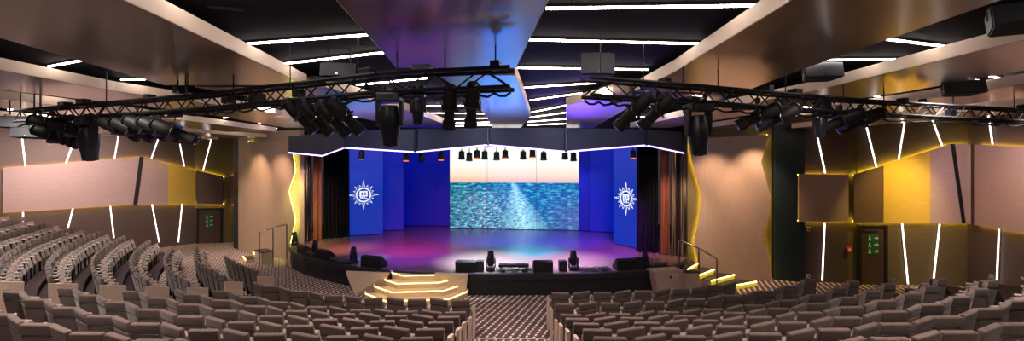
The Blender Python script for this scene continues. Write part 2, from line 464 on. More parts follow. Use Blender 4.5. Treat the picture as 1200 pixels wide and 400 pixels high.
def screen_material():
    m = bpy.data.materials.new('sea_screen_picture'); m.use_nodes = True
    nt = m.node_tree; n = nt.nodes; l = nt.links; b = n['Principled BSDF']
    b.inputs['Base Color'].default_value = (.01, .01, .01, 1); b.inputs['Roughness'].default_value = .5
    tc = n.new('ShaderNodeTexCoord'); sp = n.new('ShaderNodeSeparateXYZ'); l.new(tc.outputs['Object'], sp.inputs[0])
    def ramp(src, els):
        r = n.new('ShaderNodeValToRGB'); cr = r.color_ramp
        while len(cr.elements) < len(els): cr.elements.new(.5)
        for e, (p, c) in zip(cr.elements, els): e.position = p; e.color = c
        l.new(src, r.inputs[0]); return r.outputs[0]
    def mr(src, a, b_):
        k = n.new('ShaderNodeMapRange'); k.inputs[1].default_value = a; k.inputs[2].default_value = b_; l.new(src, k.inputs[0]); return k.outputs[0]
    def mth(op, a, b_):
        k = n.new('ShaderNodeMath'); k.operation = op
        for i, v in ((0, a), (1, b_)):
            if isinstance(v, (int, float)): k.inputs[i].default_value = v
            else: l.new(v, k.inputs[i])
        return k.outputs[0]
    def mix(f, a, b_, mode='MIX'):
        k = n.new('ShaderNodeMix'); k.data_type = 'RGBA'; k.blend_type = mode
        if isinstance(f, (int, float)): k.inputs[0].default_value = f
        else: l.new(f, k.inputs[0])
        for i, v in ((6, a), (7, b_)):
            if isinstance(v, tuple): k.inputs[i].default_value = v
            else: l.new(v, k.inputs[i])
        return k.outputs[2]
    z = sp.outputs[2]; x = sp.outputs[0]
    HL = 2.66
    sky = ramp(mr(z, HL, 4.9), [(0, lin((196, 176, 176))), (.06, lin((238, 196, 160))), (.2, lin((255, 226, 190))), (.45, lin((255, 250, 236))), (1, lin((255, 255, 255)))])
    # waves: rows that shrink towards the horizon
    dist = mth('DIVIDE', 1.0, mth('ADD', mth('SUBTRACT', HL, z), .25))
    cx = n.new('ShaderNodeCombineXYZ'); l.new(mth('MULTIPLY', x, dist), cx.inputs[0]); l.new(mth('MULTIPLY', dist, 5.0), cx.inputs[1])
    def noise(vec, sc, det):
        k = n.new('ShaderNodeTexNoise'); k.inputs['Scale'].default_value = sc; k.inputs['Detail'].default_value = det; k.inputs['Roughness'].default_value = .7
        l.new(vec, k.inputs['Vector']); return k.outputs[0]
    mp = n.new('ShaderNodeMapping'); mp.inputs['Scale'].default_value = (1.0, 1, 3.2); l.new(tc.outputs['Object'], mp.inputs[0])
    n1 = noise(mp.outputs[0], 2.6, 8); n2 = noise(mp.outputs[0], 4.5, 6)
    sea = ramp(n1, [(.36, lin((0, 44, 74))), (.48, lin((0, 96, 122))), (.56, lin((20, 156, 170))), (.66, lin((150, 230, 230)))])
    # sun glitter widening below the horizon, stronger at the top
    wid = mth('ADD', mth('MULTIPLY', mth('SUBTRACT', HL, z), .42), .12)
    gx = mth('DIVIDE', mth('ABSOLUTE', mth('SUBTRACT', x, mth('ADD', 0.0, mth('MULTIPLY', mth('SUBTRACT', HL, z), .28))), 0), wid)
    gl = mth('MULTIPLY', mr(gx, 1.25, 0.0), mr(n2, .36, .56))
    sea = mix(gl, sea, lin((190, 255, 255)))
    wl = mth('MULTIPLY', mth('MULTIPLY', mr(n2, .52, .6), mr(mth('ABSOLUTE', mth('ADD', x, 1.5), 0), 2.4, .2)), mr(z, 2.5, 1.6))
    sea = mix(wl, sea, lin((225, 245, 245)))
    vi = mth('MULTIPLY', mr(x, 1.2, 3.6), mr(z, 2.4, .8)); sea = mix(mth('MULTIPLY', vi, .55), sea, lin((96, 84, 150)))
    k = mth('GREATER_THAN', z, HL)
    pic = mix(k, sea, sky)
    # thin joints between the screen panels
    j = mth('LESS_THAN', mth('ABSOLUTE', mth('SUBTRACT', mth('ABSOLUTE', mth('SUBTRACT', x, -.1), 0), 1.42), 0), .014)
    pic = mix(mth('MULTIPLY', j, .6), pic, lin((40, 60, 70)))
    l.new(pic, b.inputs['Emission Color']); b.inputs['Emission Strength'].default_value = .6
    return m
def blue_led(name, lo, hi, st, zc=2.3):
    m = bpy.data.materials.new(name); m.use_nodes = True
    n = m.node_tree.nodes; l = m.node_tree.links; b = n['Principled BSDF']
    b.inputs['Base Color'].default_value = (.01, .01, .03, 1); b.inputs['Roughness'].default_value = .4
    tc = n.new('ShaderNodeTexCoord'); sp = n.new('ShaderNodeSeparateXYZ'); l.new(tc.outputs['Object'], sp.inputs[0])
    mr = n.new('ShaderNodeMapRange'); mr.inputs[1].default_value = zc; mr.inputs[2].default_value = zc+1.8; l.new(sp.outputs[2], mr.inputs[0])
    r = n.new('ShaderNodeValToRGB'); r.color_ramp.elements[0].color = lin(lo); r.color_ramp.elements[1].color = lin(hi)
    l.new(mr.outputs[0], r.inputs[0]); l.new(r.outputs[0], b.inputs['Emission Color']); b.inputs['Emission Strength'].default_value = st
    return m
M['screen'] = screen_material()
M['blue_panel'] = blue_led('blue_led_picture', (0, 48, 166), (40, 56, 176), .56)
M['blue_wing'] = blue_led('deep_blue_led_picture', (0, 22, 150), (16, 30, 156), .56)
M['blue_dark'] = blue_led('dark_blue_led_picture', (0, 10, 122), (4, 16, 136), .56)

def stage_board(name, A, B, z0, z1, mface, label, cat, th=.12):
    loc, rz, L = plane_obj_matrix(A, B, z0)
    o = empty(name, loc, rz, label, cat)
    MB().box((0, th/2+.01, (z1-z0)/2), (L, th, z1-z0), None, .006, 1).build('cabinet', 'black', o)
    MB().box((0, 0, (z1-z0)/2), (L-.02, .02, z1-z0-.02)).build('display', mface, o)
    return o, L
ZT = 5.5
scr, Ls = stage_board('led_screen', (-3.62, 25.0), (3.78, 24.2), SZ+.02, 5.5, 'screen', 'large video screen showing a glittering teal sea under a pale sky', 'screen')
eL, LL = stage_board('display_screen', (-8.66, 22.15), (-6.9, 22.95), SZ+.02, ZT, 'blue_panel', 'blue display panel with white sun emblem, the wider one near the tan steps', 'display panel')
eR, LR = stage_board('display_screen', (4.76, 20.1), (5.56, 18.75), SZ+.02, ZT, 'blue_panel', 'blue display panel with white sun emblem beside the orange and striped curtain', 'display panel')
stage_board('display_screen', (-7.3, 24.1), (-6.15, 24.35), SZ+.02, ZT, 'blue_wing', 'narrow plain blue panel just behind the emblem panel, left of screen', 'display panel')
stage_board('display_screen', (-6.9, 26.2), (-3.7, 25.9), SZ+.02, ZT, 'blue_dark', 'wide dark blue panel between the narrow blue panel and the sea screen', 'display panel')
stage_board('display_screen', (3.75, 24.0), (4.35, 23.9), SZ+.02, ZT, 'blue_dark', 'narrow dark blue panel touching the sea screen, right of it', 'display panel')
stage_board('display_screen', (4.3, 23.75), (6.0, 23.5), SZ+.02, ZT, 'blue_wing', 'plain blue panel between the dark strip beside the screen and emblem panel', 'display panel')
struct(MB().prism([(-12, 27.4), (9, 27.4), (9, 27.6), (-12, 27.6)], 0, 6.4), 'wall_back', 'black_cloth')

def emblem(parent, zc, xc, s):
    e = bpy.data.objects.new('sun_emblem', None)
    b = MB(); th = .014; y = -.018
    def pt(a, r): return (xc+r*math.sin(a)*s, r*math.cos(a)*s+zc)
    def poly(p): b.loft([Vector((x, y, z)) for x, z in p], [Vector((x, y-th, z)) for x, z in p])
    N = 48
    for i in range(N):
        a0, a1 = 2*PI*i/N, 2*PI*(i+1)/N
        poly([pt(a0, .40), pt(a0, .475), pt(a1, .475), pt(a1, .40)])
    for k in range(16):
        a = 2*PI*k/16; tip = 1.0 if k % 4 == 0 else (.80 if k % 2 == 0 else .70); hw = 2*PI/32*.93
        bl, br = pt(a-hw, .50), pt(a+hw, .50); t_ = pt(a, tip)
        il, ir, it = pt(a-hw*.55, .535), pt(a+hw*.55, .535), pt(a, .50+(tip-.50)*.72)
        poly([bl, t_, it, il]); poly([t_, br, ir, it])
    em = b.build('sun_emblem', 'emblem', parent); em['label'] = 'white sun emblem with ringed letters'
    L_ = MB(); k = s*.98
    def bar(x, z, w_, h_): L_.box((xc+x*k, -.026, zc+z*k), (w_*k, .014, h_*k))
    for x in (-.2, 0, .2): bar(x, .12, .105, .26)                      # m
    bar(0, .215, .505, .085); bar(0, -.045, .56, .035)
    for z in (-.085, -.165, -.245): bar(-.13, z, .2, .042)              # s
    bar(-.21, -.125, .05, .1); bar(-.05, -.205, .05, .1)
    for z in (-.085, -.245): bar(.13, z, .2, .042)                      # c
    bar(.055, -.165, .055, .2); bar(.21, -.105, .04, .05); bar(.21, -.225, .04, .05)
    L_.build('letters', 'emblem', em)
    return em
emblem(eL, (ZC+(HZ-228.5)/F*22.6)-SZ-.02, -.02, .80)
emblem(eR, (ZC+(HZ-233)/F*19.3)-SZ-.02, .02, .77)

# curtains
def curtain(A, B, z0, z1, folds, amp, m, label):
    loc, rz, L = plane_obj_matrix(A, B, z0)
    o = empty('curtain', loc, rz, label, 'curtain'); n = folds*10
    xs = [-L/2+L*i/n for i in range(n+1)]
    ph = random.random()*6
    wv = lambda x, sc: amp*sc*(math.sin((x/L)*folds*2*PI+ph)+.35*math.sin((x/L)*folds*3.7*PI+1))
    fb = [Vector((x, wv(x, 1.15), 0)) for x in xs]; ft = [Vector((x*.97, wv(x, .7), z1-z0)) for x in xs]
    bb = [p+Vector((0, .03, 0)) for p in fb]; bt = [p+Vector((0, .03, 0)) for p in ft]
    MB().strip(fb, ft, bb, bt).build('drape', m, o, True)
    MB().tube([(-L/2-.05, .015, z1-z0+.02), (L/2+.05, .015, z1-z0+.02)], .03, 8).build('track', 'black', o)
    return o
def strand_mat():
    m = bpy.data.materials.new('striped_strands'); m.use_nodes = True
    n = m.node_tree.nodes; l = m.node_tree.links; b = n['Principled BSDF']
    b.inputs['Roughness'].default_value = .35; b.inputs['Metallic'].default_value = .35
    tc = n.new('ShaderNodeTexCoord'); mp = n.new('ShaderNodeMapping'); mp.inputs['Scale'].default_value = (14, 0, .12); l.new(tc.outputs['Object'], mp.inputs[0])
    nz = n.new('ShaderNodeTexNoise'); nz.inputs['Scale'].default_value = 1; nz.inputs['Detail'].default_value = 2; l.new(mp.outputs[0], nz.inputs['Vector'])
    r = n.new('ShaderNodeValToRGB'); cr = r.color_ramp; els = [(.36, (22, 18, 26)), (.45, (78, 60, 64)), (.53, (26, 20, 30)), (.6, (226, 196, 148)), (.66, (60, 46, 54))]
    while len(cr.elements) < len(els): cr.elements.new(.5)
    for e, (p, c) in zip(cr.elements, els): e.position = p; e.color = lin(c)
    l.new(nz.outputs[0], r.inputs[0]); l.new(r.outputs[0], b.inputs['Base Color']); return m
M['strand'] = strand_mat()
M['rust'] = mat('rust_cloth', (150, 84, 62), .55, .2, .2, 3, stretch=(8, 8, .3))
CZ = SZ+.03
curtain((-10.5, 20.45), (-9.75, 20.9), CZ, 5.3, 7, .05, 'strand', 'glittering striped strand curtain by the yellow-green wavy edge')
curtain((-9.68, 20.95), (-9.38, 21.2), CZ, 5.3, 2, .06, 'rust', 'narrow rust brown curtain left of the wider emblem panel')
curtain((-9.4, 21.4), (-8.3, 21.95), CZ, 5.3, 7, .07, 'black_cloth', 'black stage drape beside the farther blue emblem panel')
curtain((5.25, 18.1), (6.1, 17.9), CZ, 5.3, 6, .07, 'black_cloth', 'black stage drape between blue emblem panel and rust curtain')
curtain((6.1, 17.65), (6.45, 17.55), CZ, 5.3, 2, .06, 'rust', 'narrow rust orange curtain beside the nearer black drape above boxed sign')
curtain((6.45, 17.4), (7.05, 17.25), CZ, 5.3, 6, .05, 'strand', 'glittering striped strand curtain behind the chrome handrail by the yellow steps')

# ------------------------------------------------------------------ header over the stage
HP = [(338, 179.4, 19.0), (378, 183.3, 17.4), (404, 173.9, 16.4), (487, 179, 15.3), (572, 170.6, 14.9), (663, 178.5, 14.9), (757, 171, 15.5), (802, 180.3, 16.7)]
hd = empty('stage_header', (-1.7, 15.5, 5.3), 0, 'dark navy zigzag fascia above the stage opening with a violet glowing lower edge', 'fascia')
HT = 5.68
for i, (a, b_) in enumerate(zip(HP, HP[1:])):
    pa, pb = W(*a), W(*b_); q = Vector((0, .18, 0))
    ta, tb = Vector((pa.x, pa.y, HT)), Vector((pb.x, pb.y, HT)); o = hd.location
    MB().loft([pa-o, pb-o, tb-o, ta-o], [pa+q-o, pb+q-o, tb+q-o, ta+q-o]).build('fascia_panel', 'header', hd)
    dd = Vector((0, -.02, -.01)); d2 = Vector((0, .03, 0)); z_ = Vector((0, 0, .045))
    MB().strip([pa-o+dd, pb-o+dd], [pa-o+dd+z_, pb-o+dd+z_], [pa-o+d2, pb-o+d2], [pa-o+d2+z_, pb-o+d2+z_]).build('edge_light', 'led_violet', hd)
for a in HP[2:]:
    p = W(*a)-hd.location
    MB().box((p.x, p.y-.05, (p.z+HT-hd.location.z)/2), (.09, .08, HT-hd.location.z-p.z), None, .01, 1).build('post', 'black_gloss', hd)

# small lamps under the header
for i, (px, py, col) in enumerate([(424, 182, 0), (476, 184, 1), (494, 185, 0), (517, 183, 1), (541, 182, 0), (550, 184, 0), (559, 181, 1), (568, 182, 0), (582, 183, 0), (592, 181, 1),
                                   (613, 182, 0), (624, 180, 1), (637, 183, 0), (662, 182, 0), (672, 184, 0), (742, 181, 1)]):
    p = W(px, py, 16.6)
    nxt = {0: 'black', 1: 'orange glowing'}[col]
    o = empty('stage_lamp', p, 0, f'small {nxt} stage lamp under the fascia, {ORD[i]} from the wider emblem panel', 'stage lamp', 'small lamps hung under the fascia')
    MB().tube([(0, 0, .9), (0, 0, .12)], .015, 6).build('hanger', 'black', o)
    MB().tube([(0, 0, .2), (0, 0, .14), (0, -.02, -.08), (0, -.03, -.15)], [.06, .11, .115, .14], 12).build('housing', 'black', o, True)
    MB().tube([(0, -.031, -.152), (0, -.033, -.165)], .11, 12).build('lens', 'lamp_orange' if col else 'lens', o)

# ------------------------------------------------------------------ walls
def on_wall(px, py, A, B, off=0.0):
    A, B, u, n, L = frame_on(A, B); r = Vector(((px-HX)/F, 1, 0)); A2 = A+n*off
    t = n.dot(A2)/n.dot(r)
    return Vector((r.x*t, t, ZC+(HZ-py)/F*t))
def wall(name, A, B, z0, z1, m, th=.2):
    A_, B_, u, n, L = frame_on(A, B)
    return struct(MB().prism([A_, B_, B_-n*th, A_-n*th], z0, z1), name, m)
ZW = 6.05
# left: the faceted side wall, runs from the near corner to the door
LA, LB, LC = (-23.6, 17.66), (-20.3, 21.4), (-17.85, 24.15)
wall('wall_left', LA, LB, 0, ZW, 'wall'); wall('wall_left', LB, LC, 0, ZW, 'wall')
LD = (-15.9, 24.5); wall('wall_left_end', LC, LD, 0, ZW, 'olive')
LE = (-14.6, 22.9); wall('wall_left_return', LD, LE, 0, ZW, 'olive')
# left proscenium
PLA, PLB = (-14.25, 22.35), (-9.75, 19.75)
wall('wall_stage_left', PLA, PLB, 0, ZW, 'beige')
# right: proscenium, column, wall, door bay, side wall
PRA, PRB = (6.95, 17.0), (10.0, 16.5)
wall('wall_stage_right', PRA, PRB, 0, ZW, 'olive')
RA, RB = (10.8, 16.2), (12.55, 15.95)
wall('wall_right_end', RA, RB, 0, ZW, 'wall')
RB2 = (12.75, 15.85); RC = (16.5, 15.55); RD = (15.6, 12.6)
wall('wall_right_return', (12.4, 15.98), (12.9, 15.86), 0, ZW, 'olive'); wall('wall_right', RB2, RC, 0, ZW, 'olive')
RE = (14.2, 8.0)
wall('wall_right_side', RC, RD, 0, ZW, 'wall'); wall('wall_right_side', RD, RE, 0, ZW, 'wall')

def column(name, A, B, label):
    A_, B_, u, n, L = frame_on(A, B)
    return struct(MB().prism([A_, B_, B_-n*.6, A_-n*.6], 0, ZW), name, 'teal')
column('trim_column', (10.02, 16.42), (10.95, 16.05), ''); column('trim_column', (-14.75, 22.75), (-13.98, 22.2), '')

def wall_panel(name, px, A, B, m, lit, label, off=.16, th=.06, cat='wall panel', led='led_yellow'):
    """polygon given in picture points, laid on the wall plane AB, standing off it; lit = indexes of edges with a light behind them"""
    A_, B_, u, n, L = frame_on(A, B)
    pts = [on_wall(x, y, A, B, off) for x, y in px]; c = sum(pts, Vector())/len(pts)
    o = empty(name, c, 0, label, cat)
    f = [p-c for p in pts]; b = [p-n*th for p in f]
    MB().loft(f, b).build('board', m, o)
    for i in lit:
        p, q = f[i], f[(i+1) % len(f)]
        ctr = Vector(); e = (q-p).normalized(); inn = e.cross(n); 
        if inn.dot((p+q)/2) > 0: inn = -inn
        bar = [v+inn*.03-n*(th+.025) for v in (p, q)]
        MB().tube(bar, .016, 6).build('backlight', led, o)
    for v in (f[0], f[len(f)//2]):
        g = v*.7
        MB().box(tuple(g-n*(th+(off-th)/2)), (.08, off-th, .08), Matrix.Rotation(math.atan2(u.y, u.x), 3, 'Z')).build('standoff', 'black', o)
    return o
# left wall panels
wall_panel('wall_panel', [(-60, 202), (2, 197), (2, 250), (-60, 255)], LA, LB, 'brown', [], 'brown wall panel at the edge of the photo beside the long rose panel')
wall_panel('wall_panel', [(3, 197), (96, 189.5), (96, 244), (3, 250)], LA, LB, 'panel', [0, 2], 'long rose beige wall panel above the curved side seats, part farther from the black slot')
wall_panel('wall_panel', [(96, 189.5), (165, 184), (157.5, 240), (96, 244)], LB, LC, 'panel', [0, 2], 'rose beige wall panel above the curved side seats, ending at the slanted black slot')
wall_panel('wall_panel', [(168, 184), (197, 191.5), (197, 239.5), (161, 240)], LB, LC, 'panel', [0, 2], 'pink to yellow-lit wall panel between slanted black slot and yellow panel above side seats')
wall_panel('wall_panel', [(197, 191.5), (229.5, 200), (229.5, 239), (197, 239.5)], LB, LC, 'gold_lit', [0, 2], 'wall panel coloured as if lit yellow above the curved side seats near the dark door')
wall_panel('wall_panel', [(230.5, 200), (261, 207), (261, 240), (230.5, 239)], LC, LD, 'brown', [0, 2], 'brown wall panel above the dark door beside the curved side seats')
wall_panel('wall_panel', [(264, 207), (274, 206), (274, 239), (264, 240)], LD, LE, 'brown', [0, 2], 'small brown wall panel in the corner beside the dark teal column, far side')
# right wall panels
wall_panel('wall_panel', [(936, 204), (994.5, 205), (994.5, 260), (936, 260)], RA, RB, 'beige', [0, 2], 'square beige wall panel between dark teal column and corner beside door with exit sign')
wall_panel('wall_panel', [(1001, 205), (1035, 194.5), (1035, 261), (1001, 261)], RB2, RC, 'brown', [0, 2], 'brown wall panel directly above the door near the red call point')
wall_panel('wall_panel', [(1035.5, 194.3), (1090, 177), (1090, 262), (1035.5, 261)], RB2, RC, 'gold_lit', [0, 2], 'large wall panel coloured as if lit yellow, right of the door with exit signs')
wall_panel('wall_panel', [(1090, 177), (1115, 169), (1128, 262.5), (1090, 262)], RB2, RC, 'panel', [0, 2], 'beige wall panel between large yellow panel and slanted black slot')
wall_panel('wall_panel', [(1119, 168.5), (1141, 169.4), (1141, 263.5), (1132, 262)], RB2, RC, 'panel', [0, 2], 'narrow rose panel just right of the slanted black slot beside the yellow panel', )
wall_panel('wall_panel', [(1141.5, 169.5), (1320, 178), (1320, 293), (1141.5, 263.6)], RC, RD, 'panel', [0, 2], 'big rose beige wall panel at the photo edge above the right seats')
# black slots
wall_panel('slot', [(163.5, 184), (168.5, 184), (161, 240), (156, 240)], LB, LC, 'black', [], 'slanted black slot between the rose and yellow-lit panels above the side seats', .18, .05, 'slot')
wall_panel('slot', [(1114.5, 169), (1119, 168.5), (1132, 262.3), (1128, 262.3)], RB2, RC, 'black', [], 'slanted black slot beside the large yellow panel, right wall', .18, .05, 'slot')
# wavy proscenium panels
wall_panel('wavy_panel', [(806, 163), (812, 192), (822, 226), (821, 250), (814, 284), (819, 312), (822, 330), (906.5, 331), (895, 277), (902, 250), (903, 230), (892, 190), (901, 158)], PRA, PRB, 'beige',
           [0, 1, 2, 3, 4, 7, 8, 9, 10, 11], 'tall beige panel with wavy yellow lit edges behind the yellow side steps', .2)
wall_panel('wavy_panel', [(289, 166), (296, 190), (289, 226), (292, 258), (289, 299), (341, 306), (339, 284), (345, 258), (337.5, 224), (345, 200), (340, 166)], PLA, PLB, 'beige',
           [0, 1, 2, 3, 5, 6, 7, 8, 9], 'tall beige panel with wavy edges between far dark teal column and yellow-green strip', .2, led='led_lime')

# slanted wall light strips
def wall_strip(x0, y0, x1, y1, A, B, label):
    A_, B_, u, n, L = frame_on(A, B)
    p, q = on_wall(x0, y0, A, B, .03), on_wall(x1, y1, A, B, .03); c = (p+q)/2
    o = empty('light_strip', c, 0, label, 'light strip', 'slanted light strips on the walls')
    p, q = p-c, q-c; e = (q-p).normalized(); s = e.cross(n)*.023
    MB().loft([p-s*1.3-n*.025, p+s*1.3-n*.025, q+s*1.3-n*.025, q-s*1.3-n*.025], [p-s*1.3, p+s*1.3, q+s*1.3, q-s*1.3]).build('channel', 'alu', o)
    MB().loft([p-s, p+s, q+s, q-s], [p-s*.7+n*.02, p+s*.7+n*.02, q+s*.7+n*.02, q-s*.7+n*.02]).build('diffuser', 'led_wall', o)
ls = [(25, 155, 30, 196), (87, 165, 77, 192), (139, 158, 134, 187), (186.5, 160, 177, 187), (209, 160, 216, 195), (248, 162, 238, 200)]
for i, a in enumerate(ls):
    wall_strip(*a, *((LA, LB) if a[0] < 94 else (LB, LC) if a[0] < 231 else (LC, LD)), f'white slanted light strip above the long rose panel, {ORD[5-i]} from the far door')
for i, a in enumerate([(27, 249, 27, 274), (85.5, 244, 78, 274), (129, 240, 133.5, 279), (178, 239, 186.5, 284), (213.5, 239, 209, 284)]):
    wall_strip(*a, *((LA, LB) if a[0] < 94 else (LB, LC)), f'white slanted light strip below the long rose panel, {ORD[4-i]} from the far door')
for i, a in enumerate([(955, 146, 967, 203), (1014, 143, 1027, 196), (1061, 137, 1053, 187), (1090, 134, 1104, 171), (1157, 126, 1163.5, 169)]):
    wall_strip(*a, *((RA, RB) if a[0] < 990 else (RB2, RC) if a[0] < 1136 else (RC, RD)), f'white slanted light strip high on the right wall, {ORD[i]} from the teal column')
for i, a in enumerate([(966.5, 261, 963.5, 329), (1057, 262, 1064, 333), (1101, 263, 1093, 336), (1171, 269, 1168, 340)]):
    wall_strip(*a, *((RA, RB) if a[0] < 990 else (RB2, RC) if a[0] < 1136 else (RC, RD)), f'white slanted light strip low on the right wall, {ORD[i]} from the teal column')

# doors (structure) with exit signs
def door(name, x0, x1, ytop, A, B, hinge):
    A_, B_, u, n, L = frame_on(A, B)
    p, q = on_wall(x0, ytop, A, B, .02), on_wall(x1, ytop, A, B, .02)
    wd = (Vector((q.x, q.y, 0))-Vector((p.x, p.y, 0))).length; h = max(p.z, q.z)
    mid = (p+q)/2; o = empty(name, (mid.x, mid.y, 0), math.atan2(u.y, u.x), kind='structure')
    MB().box((0, -.02, h/2-.01), (wd, .06, h-.02), None, .006, 1).build('door_leaf', 'door', o)
    for sx in (-1, 1): MB().box((sx*(wd/2+.05), -.03, h/2), (.1, .12, h)).build('frame', 'black', o)
    MB().box((0, -.03, h+.04), (wd+.2, .12, .08)).build('frame', 'black', o)
    MB().box((-.1, -.075, h-.1), (.5, .05, .06), None, .008, 1).build('door_closer', 'chrome', o)
    MB().tube([(hinge*wd*.4, -.05, 1.05), (hinge*wd*.4, -.1, 1.05), (hinge*wd*.4-hinge*.13, -.1, 1.05)], .012, 8).build('handle', 'chrome', o, True)
    s_ = MB().box((0, -.06, h-.62), (.36, .015, .72), None, .003, 1).build('exit_sign', 'green', o); s_['label'] = 'green exit sign with white running figures and arrows'
    for r_ in range(3):
        zz = h-.38-.24*r_
        b = MB(); y = -.071
        b.box((-.12, y, zz+.06), (.035, .006, .035)); b.box((-.12, y, zz+.01), (.04, .006, .08), Matrix.Rotation(R(20), 3, 'Y'))
        b.box((-.15, y, zz-.055), (.02, .006, .08), Matrix.Rotation(R(35), 3, 'Y')); b.box((-.09, y, zz-.05), (.02, .006, .08), Matrix.Rotation(R(-30), 3, 'Y'))
        b.box((.09, y, zz), (.12, .006, .03)); b.box((.15, y, zz+.025), (.07, .006, .02), Matrix.Rotation(R(40), 3, 'Y')); b.box((.15, y, zz-.025), (.07, .006, .02), Matrix.Rotation(R(-40), 3, 'Y'))
        b.build('pictogram', 'white_paint', s_)
    return o
door('door_1', 233, 259, 246, LC, LD, -1)
door('door_2', 1008, 1035, 267, RB2, RC, 1)
def wall_box(name, px, py, sz, A, B, m, label, cat, inner=None):
    A_, B_, u, n, L = frame_on(A, B); p = on_wall(px, py, A, B, .03)
    o = empty(name, p, math.atan2(u.y, u.x), label, cat)
    MB().box((0, 0, 0), (sz, .06, sz*1.2), None, .008, 1).build('housing', m, o)
    MB().box((0, -.035, 0), (sz*.5, .012, sz*.5), None, .003, 1).build('button', inner or 'white_paint', o)
wall_box('fire_call_point', 995, 293, .17, (12.45, 15.9), (12.85, 15.85), 'red', 'red fire call point on the wall beside the door near the beige square panel', 'call point')
wall_box('fire_call_point', 267, 262, .2, LD, LE, 'red', 'red fire call point beside the far door behind the curved side seats', 'call point')
wall_box('wall_socket', 947, 269, .12, RA, RB, 'white_paint', 'white wall socket just under the square beige panel', 'socket', 'shell')
wall_box('wall_socket', 947, 324, .12, RA, RB, 'white_paint', 'white wall socket near the floor below the square beige panel', 'socket', 'shell')

# ------------------------------------------------------------------ ceiling
ZP, ZS, ZB = 5.75, 5.93, 6.06
struct(MB().prism([(-30, -3), (24, -3), (24, 28), (-30, 28)], ZB, ZB+.15), 'ceiling', 'ceil')
PLANKS = []
def plank(st_, label, zs=(ZP, ZS)):
    PLANKS.append(st_)
    y0 = st_[0][0]; xc = (st_[0][1]+st_[0][2])/2
    o = empty('ceiling_panel', (xc, y0, zs[0]), 0, label, 'ceiling panel')
    Lb = [Vector((a-xc, y-y0, 0)) for y, a, b in st_]; Rb = [Vector((b-xc, y-y0, 0)) for y, a, b in st_]
    h = zs[1]-zs[0]; v = Vector((0, 0, h))
    MB().strip(Lb, [p+v for p in Lb], Rb, [p+v for p in Rb]).build('soffit', 'bronze', o)
    for side_, pts in ((-1, Lb), (1, Rb)):
        q = Vector((side_*.012, 0, 0))
        a = [p+Vector((0, 0, .004)) for p in pts]; c = [p+v for p in pts]
        MB().strip([p+q for p in a], [p+q for p in c], a, c).build('edge_strip', 'edge', o)
    for y, a, b in (st_[0], st_[-1]):
        MB().tube([((a+b)/2-xc, (y-y0)+(.3 if y == y0 else -.3), h-.01), ((a+b)/2-xc, (y-y0)+(.3 if y == y0 else -.3), ZB-zs[0]+.02)], .03, 6).build('hanger', 'black', o)
    return o
plank([(-1.5, -1.3, .55), (3.2, -1.45, .34), (6.1, -1.63, .05)], 'broad central ceiling panel overhead, ending at the lighting truss, purple and blue sheen')
plank([(6.6, -1.15, .04), (8.3, -.8, .2), (11.8, -.72, .49), (15.6, -.71, .31)], 'central ceiling panel beyond the truss with blue sheen, tapering towards the fascia')
plank([(-1.5, 2.3, 4.05), (3.2, 2.36, 4.1), (6.4, 2.42, 4.2), (8.1, 2.3, 4.35)], 'broad bronze ceiling panel overhead, first right of the central panel')
plank([(8.3, 1.95, 3.7), (9.9, 1.26, 2.75), (15.6, 1.98, 2.95)], 'violet tinted ceiling panel beyond the truss, right of the central blue one')
plank([(-1, 5.75, 7.7), (4, 5.7, 7.6), (8, 5.6, 7.4), (11, 4.9, 6.6), (15.6, 4.3, 5.7)], 'bronze ceiling panel, second right of the central panel')
plank([(1, 9.1, 11), (5, 8.9, 10.8), (9, 8.6, 10.4), (16, 7.1, 8.7)], 'bronze ceiling panel, third right of the central panel')
plank([(4, 12.4, 14.4), (8, 12.1, 14.0), (12, 11.4, 13.2), (15.8, 10.3, 12)], 'bronze ceiling panel along the right wall, farthest right')
plank([(-1.5, -5.2, -3.2), (3.2, -5.35, -3.25), (7.4, -6.0, -3.55)], 'broad bronze ceiling panel overhead, first left of the central panel')
plank([(7.6, -5.6, -3.3), (11, -4.6, -2.6), (15.6, -3.9, -2.1)], 'ceiling panel beyond the truss with cyan and violet sheen, left of the central one')
plank([(-1, -9.5, -7.6), (4, -9.4, -7.5), (8, -9.3, -7.4), (11, -8.2, -6.3), (15.6, -8.2, -6.0)], 'bronze ceiling panel, second left of the central panel')
plank([(2, -13.6, -11.5), (6, -13.3, -11.3), (10, -12.3, -10.4), (13, -12, -10), (17.5, -11.6, -9.6)], 'bronze ceiling panel, third left of the central panel')
plank([(6, -17.9, -15.7), (9, -17.5, -15.4), (16, -15.8, -13.6), (21, -14, -12)], 'bronze ceiling panel, fourth left of the central panel')
plank([(10, -22.2, -20), (15, -21.2, -18.8), (22.5, -17.3, -15.4)], 'bronze ceiling panel along the left wall, farthest left')

